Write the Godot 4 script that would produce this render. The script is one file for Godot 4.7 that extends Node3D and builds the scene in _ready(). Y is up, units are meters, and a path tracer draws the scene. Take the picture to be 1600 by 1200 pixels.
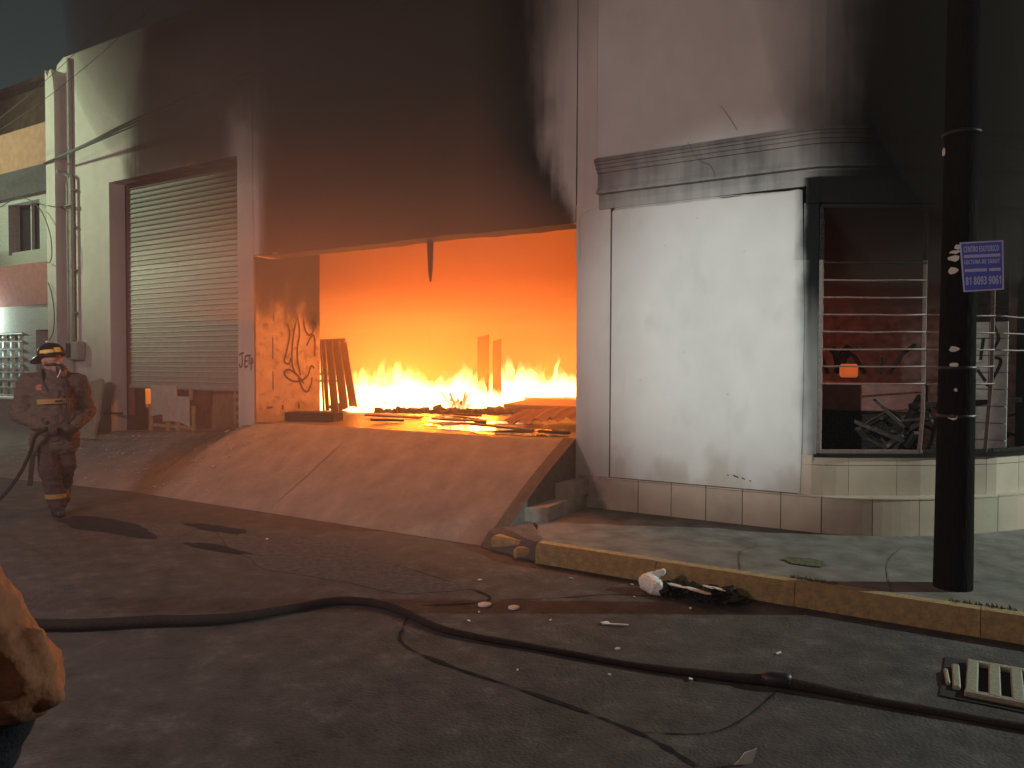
extends Node3D
# Night street: a warehouse on fire behind an open doorway, corner shop, fire crew.
# x runs along the facade, y up, z out into the street; the facade stands on z = 0.

var rng := RandomNumberGenerator.new()
var noise := FastNoiseLite.new()
var noise_fine := FastNoiseLite.new()
var taken := {}
var M := {}

# ------------------------------------------------------------------ naming
func numbered(called: String) -> String:
	if not taken.has(called):
		taken[called] = 0
		return called
	taken[called] += 1
	return "%s_%03d" % [called, taken[called]]

func tag(o: Node3D, label: String, category := "", group := "", kind := "") -> Node3D:
	if label: o.set_meta("label", label)
	if category: o.set_meta("category", category)
	if group: o.set_meta("group", group)
	if kind: o.set_meta("kind", kind)
	return o

func thing(called: String, label: String, category: String, at := Vector3.ZERO, turn := 0.0, group := "") -> Node3D:
	var o := Node3D.new()
	o.name = numbered(called)
	add_child(o, true)
	o.position = at
	o.rotation.y = turn
	return tag(o, label, category, group)

func put_mesh(called: String, mesh: Mesh, m: Material, parent: Node3D = null) -> MeshInstance3D:
	var o := MeshInstance3D.new()
	o.mesh = mesh
	o.material_override = m
	if parent == null:
		o.name = numbered(called)
		add_child(o, true)
	else:
		var n := called
		var k := 0
		while parent.has_node(n):
			k += 1
			n = "%s_%03d" % [called, k]
		o.name = n
		parent.add_child(o, true)
	return o

func obj(called: String, st: SurfaceTool, m: Material, parent: Node3D = null) -> MeshInstance3D:
	st.generate_normals()
	return put_mesh(called, st.commit(), m, parent)

func struct(called: String, st: SurfaceTool, m: Material, label := "") -> MeshInstance3D:
	var o := obj(called, st, m)
	o.set_meta("kind", "structure")
	if label: o.set_meta("label", label)
	return o

# ------------------------------------------------------------------ shapes
func mb(smooth := false) -> SurfaceTool:
	var st := SurfaceTool.new()
	st.begin(Mesh.PRIMITIVE_TRIANGLES)
	st.set_smooth_group(0 if smooth else 0xFFFFFFFF)
	return st

func tri(st: SurfaceTool, a: Vector3, b: Vector3, c: Vector3) -> void:   # a b c run anticlockwise seen from outside
	for p in [a, c, b]:
		st.set_uv(uv_of(p))
		st.add_vertex(p)

func quad(st: SurfaceTool, a: Vector3, b: Vector3, c: Vector3, d: Vector3) -> void:
	tri(st, a, b, c)
	tri(st, a, c, d)

var uv_origin := Vector2.ZERO
var uv_size := Vector2.ONE
func uv_of(p: Vector3) -> Vector2:
	return Vector2((p.x - uv_origin.x) / uv_size.x, 1.0 - (p.y - uv_origin.y) / uv_size.y)

func box(st: SurfaceTool, c: Vector3, s: Vector3, b := Basis(), bev := 0.0) -> void:
	var h := s / 2.0
	if bev <= 0.0:
		var v := []
		for i in 8:
			v.append(c + b * Vector3(h.x * (1 if i & 1 else -1), h.y * (1 if i & 2 else -1), h.z * (1 if i & 4 else -1)))
		quad(st, v[4], v[5], v[7], v[6]); quad(st, v[1], v[0], v[2], v[3])
		quad(st, v[5], v[1], v[3], v[7]); quad(st, v[0], v[4], v[6], v[2])
		quad(st, v[6], v[7], v[3], v[2]); quad(st, v[0], v[1], v[5], v[4])
		return
	bev = minf(bev, 0.45 * minf(h.x, minf(h.y, h.z)) * 2.0)
	var f := func(sx, sy, sz, ax): # corner point on the face across axis ax
		var p := Vector3(h.x * sx, h.y * sy, h.z * sz)
		for k in 3:
			if k != ax: p[k] -= bev * [sx, sy, sz][k]
		return c + b * p
	for sg in [-1, 1]:
		_face(st, [f.call(sg, -1, -1, 0), f.call(sg, 1, -1, 0), f.call(sg, 1, 1, 0), f.call(sg, -1, 1, 0)], b * Vector3(sg, 0, 0))
		_face(st, [f.call(-1, sg, -1, 1), f.call(1, sg, -1, 1), f.call(1, sg, 1, 1), f.call(-1, sg, 1, 1)], b * Vector3(0, sg, 0))
		_face(st, [f.call(-1, -1, sg, 2), f.call(1, -1, sg, 2), f.call(1, 1, sg, 2), f.call(-1, 1, sg, 2)], b * Vector3(0, 0, sg))
		for sh in [-1, 1]:
			_face(st, [f.call(sg, sh, -1, 0), f.call(sg, sh, 1, 0), f.call(sg, sh, 1, 1), f.call(sg, sh, -1, 1)], b * Vector3(sg, sh, 0))
			_face(st, [f.call(sg, -1, sh, 0), f.call(sg, 1, sh, 0), f.call(sg, 1, sh, 2), f.call(sg, -1, sh, 2)], b * Vector3(sg, 0, sh))
			_face(st, [f.call(-1, sg, sh, 1), f.call(1, sg, sh, 1), f.call(1, sg, sh, 2), f.call(-1, sg, sh, 2)], b * Vector3(0, sg, sh))
			for si in [-1, 1]:
				_face(st, [f.call(sg, sh, si, 0), f.call(sg, sh, si, 1), f.call(sg, sh, si, 2)], b * Vector3(sg, sh, si))

func _face(st: SurfaceTool, p: Array, out: Vector3) -> void:
	var n: Vector3 = (p[1] - p[0]).cross(p[2] - p[0])
	if n.dot(out) < 0: p.reverse()
	tri(st, p[0], p[1], p[2])
	if p.size() == 4: tri(st, p[0], p[2], p[3])

func bar(st: SurfaceTool, a: Vector3, b: Vector3, w: float, d: float, up := Vector3.UP, bev := 0.0) -> void:
	var z := (b - a).normalized()
	var x := up.cross(z)
	if x.length() < 0.05: x = Vector3.RIGHT.cross(z)
	x = x.normalized()
	box(st, (a + b) / 2.0, Vector3(w, d, a.distance_to(b)), Basis(x, z.cross(x), z), bev)

func tube(st: SurfaceTool, pts: Array, r, sides := 10, caps := true, flat := 1.0) -> void:
	var n := pts.size()
	var rings := []
	var side := Vector3.ZERO
	for i in n:
		var t: Vector3 = (pts[mini(i + 1, n - 1)] - pts[maxi(i - 1, 0)]).normalized()
		if side == Vector3.ZERO: side = t.cross(Vector3.UP if absf(t.y) < 0.9 else Vector3.RIGHT).normalized()
		side = (side - t * side.dot(t)).normalized()
		var up := side.cross(t)
		var rr: float = r[i] if r is Array else r
		var ring := []
		for k in sides:
			var a := TAU * k / sides
			ring.append(pts[i] + side * cos(a) * rr + up * sin(a) * rr * flat)
		rings.append(ring)
	for i in n - 1:
		for k in sides:
			var l := (k + 1) % sides
			quad(st, rings[i][k], rings[i + 1][k], rings[i + 1][l], rings[i][l])
	if caps:
		for k in range(1, sides - 1):
			tri(st, rings[0][0], rings[0][k], rings[0][k + 1])
			tri(st, rings[n - 1][0], rings[n - 1][k + 1], rings[n - 1][k])

func lathe(st: SurfaceTool, c: Vector3, prof: Array, sides := 16, b := Basis()) -> void:   # prof: Vector2(radius, height), upwards
	for i in prof.size() - 1:
		for k in sides:
			var p := []
			for e in [[i, k], [i, k + 1], [i + 1, k + 1], [i + 1, k]]:
				var a: float = TAU * e[1] / sides
				p.append(c + b * Vector3(cos(a) * prof[e[0]].x, prof[e[0]].y, -sin(a) * prof[e[0]].x))
			if prof[i].x > 1e-5: tri(st, p[0], p[1], p[2])
			if prof[i + 1].x > 1e-5: tri(st, p[0], p[2], p[3])

func slab(st: SurfaceTool, poly: Array, z0: float, z1: float, t := Transform3D()) -> void:   # outline in x y, from z0 (back) to z1 (front)
	var v := PackedVector2Array(poly)
	if Geometry2D.is_polygon_clockwise(v): v.reverse()
	var ix := Geometry2D.triangulate_polygon(v)
	var clock := false
	if ix.size() >= 3:
		var n := (v[ix[1]] - v[ix[0]]).cross(v[ix[2]] - v[ix[0]])
		clock = n < 0
	for i in range(0, ix.size(), 3):
		var p := [v[ix[i]], v[ix[i + 1]], v[ix[i + 2]]]
		if clock: p.reverse()
		tri(st, t * Vector3(p[0].x, p[0].y, z1), t * Vector3(p[1].x, p[1].y, z1), t * Vector3(p[2].x, p[2].y, z1))
		tri(st, t * Vector3(p[2].x, p[2].y, z0), t * Vector3(p[1].x, p[1].y, z0), t * Vector3(p[0].x, p[0].y, z0))
	var area := 0.0
	for i in v.size(): area += v[i].cross(v[(i + 1) % v.size()])
	if area < 0: v.reverse()
	for i in v.size():
		var a := v[i]
		var b := v[(i + 1) % v.size()]
		quad(st, t * Vector3(a.x, a.y, z0), t * Vector3(b.x, b.y, z0), t * Vector3(b.x, b.y, z1), t * Vector3(a.x, a.y, z1))

func rect(x0: float, x1: float, y0: float, y1: float) -> Array:
	return [Vector2(x0, y0), Vector2(x1, y0), Vector2(x1, y1), Vector2(x0, y1)]

func grid(st: SurfaceTool, nu: int, nv: int, f: Callable, uvs := false) -> void:   # f(u, v): u to the side, v away; seen from above
	var p := []
	for i in nu + 1:
		for j in nv + 1: p.append(f.call(float(i) / nu, float(j) / nv))
	for i in nu:
		for j in nv:
			quad(st, p[i * (nv + 1) + j], p[(i + 1) * (nv + 1) + j], p[(i + 1) * (nv + 1) + j + 1], p[i * (nv + 1) + j + 1])

func smooth_path(pts: Array, n: int) -> Array:
	var out := []
	for i in pts.size() - 1:
		var a = pts[maxi(i - 1, 0)]
		var b = pts[i]
		var c = pts[i + 1]
		var d = pts[mini(i + 2, pts.size() - 1)]
		for k in n: out.append(b.cubic_interpolate(c, a, d, float(k) / n))
	out.append(pts[-1])
	return out

# a wall that follows a line in plan (Vector2 x, z), its outer face off metres outside the line
func plan_at(pl: Array, s: float) -> Array:
	var i := 0
	while i < pl.size() - 2 and s > pl[i].distance_to(pl[i + 1]):
		s -= pl[i].distance_to(pl[i + 1])
		i += 1
	var d: Vector2 = (pl[i + 1] - pl[i]).normalized()
	return [pl[i] + d * s, Vector2(-d.y, d.x)]

func plan_len(pl: Array) -> float:
	var l := 0.0
	for i in pl.size() - 1: l += pl[i].distance_to(pl[i + 1])
	return l

func ribbon(st: SurfaceTool, pl: Array, s0: float, s1: float, y0: float, y1: float, off: float, thick: float, n := 0, taper := 0.0) -> void:
	if n == 0: n = maxi(1, int(ceil((s1 - s0) / 0.09)))
	var keep_o := uv_origin
	for i in n:
		var q := []
		for e in [i, i + 1]:
			var s := lerpf(s0, s1, float(e) / n)
			var a := plan_at(pl, s - 0.03 if s > 0.03 else s)
			var b := plan_at(pl, s + 0.03)
			var at := plan_at(pl, s)
			var nn: Vector2 = ((a[1] + b[1]) as Vector2).normalized()
			q.append([at[0] + nn * off, at[0] + nn * (off - thick), at[0] + nn * (off - taper), s])
		var o0: Vector2 = q[0][0]; var o1: Vector2 = q[1][0]
		var i0: Vector2 = q[0][1]; var i1: Vector2 = q[1][1]
		var t0: Vector2 = q[0][2]; var t1: Vector2 = q[1][2]
		var P := func(v: Vector2, y: float) -> Vector3: return Vector3(v.x, y, v.y)
		_suv(st, [P.call(o0, y0), P.call(o1, y0), P.call(t1, y1), P.call(t0, y1)], [q[0][3], q[1][3], q[1][3], q[0][3]])
		_suv(st, [P.call(i1, y0), P.call(i0, y0), P.call(i0, y1), P.call(i1, y1)], [q[1][3], q[0][3], q[0][3], q[1][3]])
		_suv(st, [P.call(t0, y1), P.call(t1, y1), P.call(i1, y1), P.call(i0, y1)], [q[0][3], q[1][3], q[1][3], q[0][3]])
		_suv(st, [P.call(i0, y0), P.call(i1, y0), P.call(o1, y0), P.call(o0, y0)], [q[0][3], q[1][3], q[1][3], q[0][3]])
		if i == 0: _suv(st, [P.call(i0, y0), P.call(o0, y0), P.call(t0, y1), P.call(i0, y1)], [q[0][3], q[0][3], q[0][3], q[0][3]])
		if i == n - 1: _suv(st, [P.call(o1, y0), P.call(i1, y0), P.call(i1, y1), P.call(t1, y1)], [q[1][3], q[1][3], q[1][3], q[1][3]])
	uv_origin = keep_o

func _suv(st: SurfaceTool, p: Array, s: Array) -> void:
	for k in [0, 2, 1, 0, 3, 2]:
		st.set_uv(Vector2((s[k] - uv_origin.x) / uv_size.x, 1.0 - (p[k].y - uv_origin.y) / uv_size.y))
		st.add_vertex(p[k])

# ------------------------------------------------------------------ bodies: smooth union of tapered capsules, meshed by surface nets
func body_mesh(arrays: Dictionary, bones: Array, cell: float, k: float, wrinkle := 0.0, wscale := 9.0) -> void:
	var lo := Vector3(1e9, 1e9, 1e9)
	var hi := -lo
	for b in bones:
		var m: float = maxf(b[2], b[3]) + 4.0 * k + wrinkle + cell
		for e in [b[0], b[1]]:
			lo = lo.min(e - Vector3(m, m, m))
			hi = hi.max(e + Vector3(m, m, m))
	var n := Vector3i(((hi - lo) / cell).ceil()) + Vector3i.ONE
	var f := PackedFloat32Array()
	f.resize(n.x * n.y * n.z)
	for b in bones:
		var a: Vector3 = b[0]
		var ab: Vector3 = b[1] - a
		var ra: float = b[2]
		var dr: float = b[3] - ra
		var sq: Vector3 = b[4] if b.size() > 4 else Vector3.ONE      # flattening of the capsule along x, y, z
		var l2 := maxf((ab * sq).length_squared(), 1e-9)
		var m: float = maxf(ra, b[3]) / minf(sq.x, minf(sq.y, sq.z)) + 4.0 * k
		var mv := Vector3(m, m, m)
		var i0 := Vector3i(((a.min(b[1]) - mv - lo) / cell).floor()).clamp(Vector3i.ZERO, n - Vector3i.ONE)
		var i1 := Vector3i(((a.max(b[1]) + mv - lo) / cell).ceil()).clamp(Vector3i.ZERO, n - Vector3i.ONE)
		var inv := -1.0 / k
		var absq := ab * sq
		for x in range(i0.x, i1.x + 1):
			for y in range(i0.y, i1.y + 1):
				var at := (x * n.y + y) * n.z
				for z in range(i0.z, i1.z + 1):
					var p := (lo + Vector3(x, y, z) * cell - a) * sq
					var t := clampf(p.dot(absq) / l2, 0.0, 1.0)
					var d := (p - absq * t).length() - ra - dr * t
					if d < 4.0 * k: f[at + z] += exp(maxf(d, -8.0 * k) * inv)
	var thr := 1.0
	var num := {}
	var V: PackedVector3Array = arrays.v
	var base := V.size()
	var I: PackedInt32Array = arrays.i
	var sy := n.z
	var sx := n.y * n.z
	var offs := [0, sx, sy, sx + sy, 1, sx + 1, sy + 1, sx + sy + 1]
	for x in n.x - 1:
		for y in n.y - 1:
			var row := x * sx + y * sy
			for z in n.z - 1:
				var at := row + z
				var cnt := 0
				for o in offs:
					if f[at + o] > thr: cnt += 1
				if cnt == 0 or cnt == 8: continue
				var sum := Vector3.ZERO
				var c := 0
				for e in 12:
					var pa: int = [0, 2, 4, 6, 0, 1, 4, 5, 0, 1, 2, 3][e]
					var pb: int = [1, 3, 5, 7, 2, 3, 6, 7, 4, 5, 6, 7][e]
					var va := f[at + offs[pa]]
					var vb := f[at + offs[pb]]
					if (va > thr) == (vb > thr): continue
					va = log(maxf(va, 1e-6)); vb = log(maxf(vb, 1e-6))
					var t := va / (va - vb)
					sum += Vector3(pa & 1, pa >> 1 & 1, pa >> 2).lerp(Vector3(pb & 1, pb >> 1 & 1, pb >> 2), t)
					c += 1
				num[at] = V.size()
				V.append(lo + (Vector3(x, y, z) + sum / c) * cell)
	for at in num:
		var x: int = at / sx
		var y: int = (at / sy) % n.y
		var z: int = at % n.z
		var here := f[at] > thr
		for ax in 3:
			var st: int = [sx, sy, 1][ax]
			if (f[at + st] > thr) == here: continue
			var u: int = [sy, 1, sx][ax]
			var w: int = [1, sx, sy][ax]
			if not (num.has(at - u) and num.has(at - w) and num.has(at - u - w)): continue
			var q := [num[at], num[at - u], num[at - u - w], num[at - w]]
			if here: q.reverse()
			I.append_array(PackedInt32Array([q[0], q[1], q[2], q[0], q[2], q[3]]))
	var N := PackedVector3Array()
	N.resize(V.size())
	for t in range(arrays.done, I.size(), 3):
		var g := (V[I[t + 2]] - V[I[t]]).cross(V[I[t + 1]] - V[I[t]])
		N[I[t]] += g; N[I[t + 1]] += g; N[I[t + 2]] += g
	for i in range(base, V.size()):
		var nn := N[i].normalized()
		if wrinkle > 0.0:
			var p := V[i] * wscale * 100.0
			V[i] += nn * wrinkle * (noise.get_noise_3d(p.x * 10, p.y * 16, p.z * 10) + 0.5 * noise.get_noise_3d(p.x * 26, p.y * 38, p.z * 26))
	if wrinkle > 0.0:
		N.fill(Vector3.ZERO)
		for t in range(arrays.done, I.size(), 3):
			var g := (V[I[t + 2]] - V[I[t]]).cross(V[I[t + 1]] - V[I[t]])
			N[I[t]] += g; N[I[t + 1]] += g; N[I[t + 2]] += g
	var NN: PackedVector3Array = arrays.n
	for i in range(base, V.size()): NN.append(N[i].normalized())
	arrays.v = V; arrays.i = I; arrays.n = NN; arrays.done = I.size()

func new_body() -> Dictionary:
	return {"v": PackedVector3Array(), "i": PackedInt32Array(), "n": PackedVector3Array(), "done": 0}

func body_done(a: Dictionary) -> ArrayMesh:
	var arr := []
	arr.resize(Mesh.ARRAY_MAX)
	arr[Mesh.ARRAY_VERTEX] = a.v
	arr[Mesh.ARRAY_NORMAL] = a.n
	arr[Mesh.ARRAY_INDEX] = a.i
	var m := ArrayMesh.new()
	m.add_surface_from_arrays(Mesh.PRIMITIVE_TRIANGLES, arr)
	return m

# ------------------------------------------------------------------ materials
func lin(r: float, g: float, b: float) -> Color:
	return Color(r, g, b).linear_to_srgb()

func noise_tex(seed_: int, freq: float, ramp: Array, size := 512, octaves := 5, normal := false) -> NoiseTexture2D:
	var t := NoiseTexture2D.new()
	t.width = size
	t.height = size
	t.seamless = true
	var n := FastNoiseLite.new()
	n.seed = seed_
	n.frequency = freq
	n.fractal_octaves = octaves
	n.noise_type = FastNoiseLite.TYPE_SIMPLEX_SMOOTH
	t.noise = n
	if normal:
		t.as_normal_map = true
		t.bump_strength = 4.0
	elif ramp:
		var g := Gradient.new()
		g.offsets = PackedFloat32Array([0.0, 0.35, 0.65, 1.0]) if ramp.size() == 4 else PackedFloat32Array([0.25, 0.75])
		var cs := PackedColorArray()
		for c in ramp: cs.append(c)
		g.colors = cs
		t.color_ramp = g
	return t

func mat(c: Color, rough := 0.8, metal := 0.0) -> StandardMaterial3D:
	var m := StandardMaterial3D.new()
	m.albedo_color = c
	m.roughness = rough
	m.metallic = metal
	return m

var reliefs := {}
func relief_tex(k: int) -> NoiseTexture2D:
	if not reliefs.has(k): reliefs[k] = noise_tex(90 + k, [0.05, 0.08, 0.03][k], [])
	return reliefs[k]

func mottled(seed_: int, a: Color, b: Color, scale := 0.5, rough := 0.85, relief := 0.4, freq := 0.02) -> StandardMaterial3D:
	var m := mat(Color.WHITE, rough)
	m.albedo_texture = noise_tex(seed_, freq, [a, a.lerp(b, 0.35), a.lerp(b, 0.65), b])
	m.uv1_triplanar = true
	m.uv1_world_triplanar = true
	m.uv1_scale = Vector3.ONE * scale
	if relief > 0:
		m.heightmap_enabled = true
		m.heightmap_texture = relief_tex(seed_ % 3)
		m.heightmap_scale = relief
	return m

func painted(w: int, h: int, f: Callable) -> ImageTexture:
	var im := Image.create(w, h, false, Image.FORMAT_RGB8)
	for y in h:
		for x in w: im.set_pixel(x, y, f.call((x + 0.5) / w, 1.0 - (y + 0.5) / h))
	return ImageTexture.create_from_image(im)

func fbm(x: float, y: float) -> float:
	return noise.get_noise_2d(x * 100.0, y * 100.0)

func step_s(a: float, b: float, x: float) -> float:
	return smoothstep(a, b, x)

const AX0 := -14.0
const AW := 11.0
const AY0 := 0.0
const AH := 7.0

func soot_warehouse(x: float, y: float) -> float:
	var n := fbm(x * 0.8, y * 0.5) * 0.35 + fbm(x * 2.4 + 40, y * 1.4) * 0.16
	n += maxf(-0.5, fbm(x * 9.0, y * 0.5 + 20)) * 0.14 + noise_fine.get_noise_2d(x * 90, y * 60) * 0.05
	# plume over the open doorway
	var l := -8.3 - 0.12 * maxf(0.0, y - 4.6)
	var r := lerpf(-3.62, -4.05, clampf((y - 3.0) / 1.0, 0, 1))
	var wide := 0.10 + 0.22 * clampf((y - 3.0) / 2.0, 0, 1)
	var s := step_s(l - wide, l + wide, x + n * 0.3) * (1.0 - step_s(r - wide * 0.9, r + wide * 1.3, x + n * 0.5)) * step_s(2.9, 3.0, y)
	s *= 1.0
	# plume over the roller shutter
	var sl := -11.45 + 0.25 * maxf(0.0, y - 4.4)
	var s2 := step_s(sl - 0.25, sl + 0.45, x + n * 0.7) * (1.0 - step_s(-9.1, -8.62, x + n * 0.2 - 0.25 * maxf(0.0, y - 5.0))) * step_s(3.9, 4.5, y + n * 0.5)
	var far := step_s(5.2, 6.6, y + n) * step_s(-11.4, -9.4, x) * (1.0 - step_s(-4.4, -3.8, x))
	var head := step_s(4.7, 5.7, y + n) * step_s(-9.4, -8.9, x) * (1.0 - step_s(-8.2, -7.8, x)) * 0.85
	return clampf(maxf(maxf(s, head), maxf(s2 * 0.93, far * 0.9)), 0, 1)

const BW := 6.5
func soot_corner(s: float, y: float) -> float:       # s: metres along the wall from its edge at x = -3.305
	var n := fbm(s * 1.1 + 9, y * 0.8) * 0.22 + fbm(s * 3.0, y * 2.0 + 5) * 0.1
	n += fbm(s * 10.0, y * 0.6 + 31) * 0.10 + noise_fine.get_noise_2d(s * 90, y * 60) * 0.03
	var edge := 1.96 + n * 0.35
	if y > 3.25: edge = 2.0 + 0.22 * maxf(0.0, y - 3.6) + n * 0.5
	elif y > 2.5: edge = 1.9 + n * 0.3
	elif y < 2.5: edge = lerpf(1.945, 1.92, clampf((y - 1.6) / 0.9, 0, 1)) + n * 0.3
	var wide := 0.08 if y < 3.2 else 0.5
	var k := step_s(edge - wide, edge + wide, s)
	if y < 3.2: k *= 0.72 + 0.28 * step_s(1.5, 2.3, y + n)
	var dust := 0.0
	if y > 3.2 and y < 3.62: dust = 0.5 + n
	if y > 3.09 and y <= 3.2: dust = 0.45 * step_s(3.09, 3.13, y) + n
	return clampf(maxf(k, dust), 0, 1)

func make_materials() -> void:
	noise.frequency = 0.01
	noise.fractal_octaves = 4
	noise.seed = 11
	noise_fine.frequency = 0.05
	noise_fine.seed = 5
	var wall := Color(0.60, 0.57, 0.52)
	var black := Color(0.010, 0.012, 0.011)
	M.warehouse = mat(Color.WHITE, 0.9)
	M.warehouse.albedo_texture = painted(1100, 700, func(u, v):
		var x: float = AX0 + u * AW
		var y: float = AY0 + v * AH
		var k := soot_warehouse(x, y)
		var g := noise_fine.get_noise_2d(x * 60, y * 60) * 0.05 + fbm(x * 1.5, y * 0.6) * 0.10
		var damp := (1.0 - step_s(0.5, 1.3, y + fbm(x * 3, 2) * 0.5)) * 0.25
		var c := wall * (1.0 + g) * (1.0 - damp)
		var streak := maxf(0.0, fbm(x * 5, y * 0.35 + 3)) * 0.15
		c = c.lerp(Color(0.3, 0.26, 0.22), streak)
		c = c.lerp(black, k)
		return c.linear_to_srgb())
	M.warehouse.heightmap_enabled = true
	M.warehouse.heightmap_texture = noise_tex(3, 0.05, [])
	M.warehouse.heightmap_scale = 0.8
	M.corner = mat(Color.WHITE, 0.88)
	M.corner.albedo_texture = painted(650, 700, func(u, v):
		var s: float = u * BW
		var y: float = v * 7.0
		var k := soot_corner(s, y)
		var g := noise_fine.get_noise_2d(s * 70, y * 70) * 0.04 + fbm(s * 1.3 + 3, y * 0.9) * 0.07
		var c := Color(0.62, 0.61, 0.57) * (1.0 + g)
		c = c.lerp(Color(0.36, 0.3, 0.24), clampf((1.0 - step_s(0.45, 0.85, y + fbm(s * 2, y) * 0.5)) * 0.5, 0, 1))
		c = c.lerp(Color(0.33, 0.27, 0.2), clampf(fbm(s * 2.2, y * 1.1 + 8) * 0.4 - 0.12, 0, 0.12))
		c = c.lerp(black, k)
		return c.linear_to_srgb())
	M.corner.heightmap_enabled = true
	M.corner.heightmap_texture = noise_tex(4, 0.04, [])
	M.corner.heightmap_scale = 0.5
	M.side_plaster = mat(Color.WHITE, 0.92)
	M.side_plaster.metallic_specular = 0.12
	M.side_plaster.albedo_texture = painted(96, 512, func(u, v):
		var z: float = u * 1.17
		var y: float = 0.6 + v * 5.0
		var n := fbm(z * 2.5 + 70, y * 1.2) * 0.5 + fbm(z * 7 + 20, y * 5) * 0.15
		var c := Color(0.44, 0.36, 0.31) * (1.0 + fbm(z * 3, y * 3 + 9) * 0.3 + noise_fine.get_noise_2d(z * 90, y * 90) * 0.10)
		c = c.lerp(Color(0.20, 0.14, 0.11), clampf(fbm(z * 6 + 4, y * 6) * 1.6 - 0.25, 0, 0.6))
		c = c.lerp(Color(0.18, 0.13, 0.10), (1.0 - step_s(0.85, 1.1, y + n * 0.3)) * 0.5)
		c = c.lerp(black, step_s(1.95, 2.75, y + n + 0.25 * z))
		return c.linear_to_srgb())
	M.column = mottled(21, lin(0.42, 0.38, 0.35), lin(0.62, 0.57, 0.53), 0.7, 0.9, 0.25)
	M.pink = mottled(22, lin(0.42, 0.25, 0.2), lin(0.55, 0.36, 0.3), 0.6, 0.9, 0.2)
	M.asphalt = mottled(31, lin(0.048, 0.045, 0.043), lin(0.102, 0.094, 0.089), 0.9, 0.82, 0.45, 0.012)
	M.asphalt.albedo_texture = noise_tex(31, 0.009, [lin(0.030, 0.027, 0.024), lin(0.054, 0.048, 0.043), lin(0.070, 0.062, 0.055), lin(0.125, 0.112, 0.10)], 1024, 9)
	(M.asphalt.albedo_texture as NoiseTexture2D).noise.fractal_gain = 0.72
	M.asphalt.uv1_scale = Vector3.ONE * 0.33
	M.asphalt.heightmap_texture = noise_tex(32, 0.12, [], 1024)
	M.patch = mottled(33, lin(0.06, 0.054, 0.05), lin(0.12, 0.105, 0.096), 0.8, 0.85, 0.7, 0.03)
	M.tar = mottled(34, lin(0.016, 0.015, 0.014), lin(0.034, 0.031, 0.029), 1.0, 0.95, 0.3)
	M.walk = mottled(35, lin(0.12, 0.107, 0.092), lin(0.23, 0.21, 0.182), 0.45, 0.86, 0.5, 0.014)
	M.ramp = mottled(36, lin(0.18, 0.16, 0.14), lin(0.34, 0.30, 0.265), 0.42, 0.88, 0.8, 0.014)
	M.kerb = mottled(37, lin(0.19, 0.135, 0.07), lin(0.42, 0.28, 0.09), 0.9, 0.8, 0.5, 0.03)
	M.step = mottled(38, lin(0.28, 0.23, 0.19), lin(0.44, 0.37, 0.31), 0.7, 0.85, 0.5)
	M.tile = mottled(39, lin(0.38, 0.30, 0.22), lin(0.50, 0.40, 0.30), 0.5, 0.5, 0.1, 0.01)
	M.tile_b = mottled(40, lin(0.34, 0.27, 0.20), lin(0.46, 0.37, 0.28), 0.6, 0.5, 0.1, 0.012)
	M.grout = mat(lin(0.09, 0.075, 0.06), 0.95)
	M.soot = mottled(41, lin(0.012, 0.011, 0.010), lin(0.03, 0.026, 0.023), 0.6, 0.92, 0.5)
	M.char = mottled(42, lin(0.012, 0.010, 0.009), lin(0.05, 0.04, 0.034), 1.4, 0.85, 1.0, 0.04)
	M.shutter = mottled(43, lin(0.27, 0.25, 0.23), lin(0.36, 0.33, 0.31), 0.7, 0.55, 0.0)
	M.shutter.metallic = 0.25
	M.hall = mottled(44, lin(0.032, 0.024, 0.018), lin(0.075, 0.056, 0.044), 0.35, 0.9, 0.4)
	M.wet = mottled(45, lin(0.05, 0.045, 0.04), lin(0.15, 0.12, 0.1), 0.5, 0.5, 1.0)
	M.wood = mottled(46, lin(0.16, 0.10, 0.06), lin(0.32, 0.22, 0.14), 1.2, 0.8, 0.4)
	M.wood.uv1_scale = Vector3(2.4, 0.5, 2.4)
	M.board = mottled(47, lin(0.42, 0.36, 0.31), lin(0.56, 0.49, 0.42), 0.8, 0.8, 0.15)
	M.ply = mottled(48, lin(0.26, 0.23, 0.17), lin(0.38, 0.34, 0.26), 0.7, 0.85, 0.2)
	M.tarp = mottled(49, lin(0.09, 0.03, 0.03), lin(0.2, 0.075, 0.065), 0.9, 0.85, 0.8)
	M.orange_wall = mottled(50, lin(0.30, 0.15, 0.09), lin(0.42, 0.23, 0.15), 0.5, 0.9, 0.3)
	M.red_wall = mottled(51, lin(0.27, 0.09, 0.08), lin(0.36, 0.14, 0.12), 0.6, 0.9, 0.3)
	M.grey_wall = mottled(52, lin(0.27, 0.27, 0.24), lin(0.42, 0.42, 0.38), 0.8, 0.9, 0.8, 0.05)
	M.pole = mottled(53, lin(0.006, 0.005, 0.0045), lin(0.015, 0.012, 0.010), 1.2, 0.85, 0.7, 0.03)
	M.pole.uv1_scale = Vector3(3, 0.5, 3)
	M.paper = mottled(54, lin(0.55, 0.52, 0.45), lin(0.72, 0.69, 0.6), 3.0, 0.85, 0.1)
	M.blue = mat(lin(0.11, 0.13, 0.58), 0.6)
	M.lilac = mat(lin(0.6, 0.6, 0.88), 0.65)
	M.print = mat(lin(0.62, 0.64, 0.90), 0.65)
	M.cable = mat(lin(0.012, 0.012, 0.012), 0.6)
	M.metal = mottled(55, lin(0.28, 0.27, 0.25), lin(0.42, 0.4, 0.37), 1.5, 0.5, 0.1)
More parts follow.
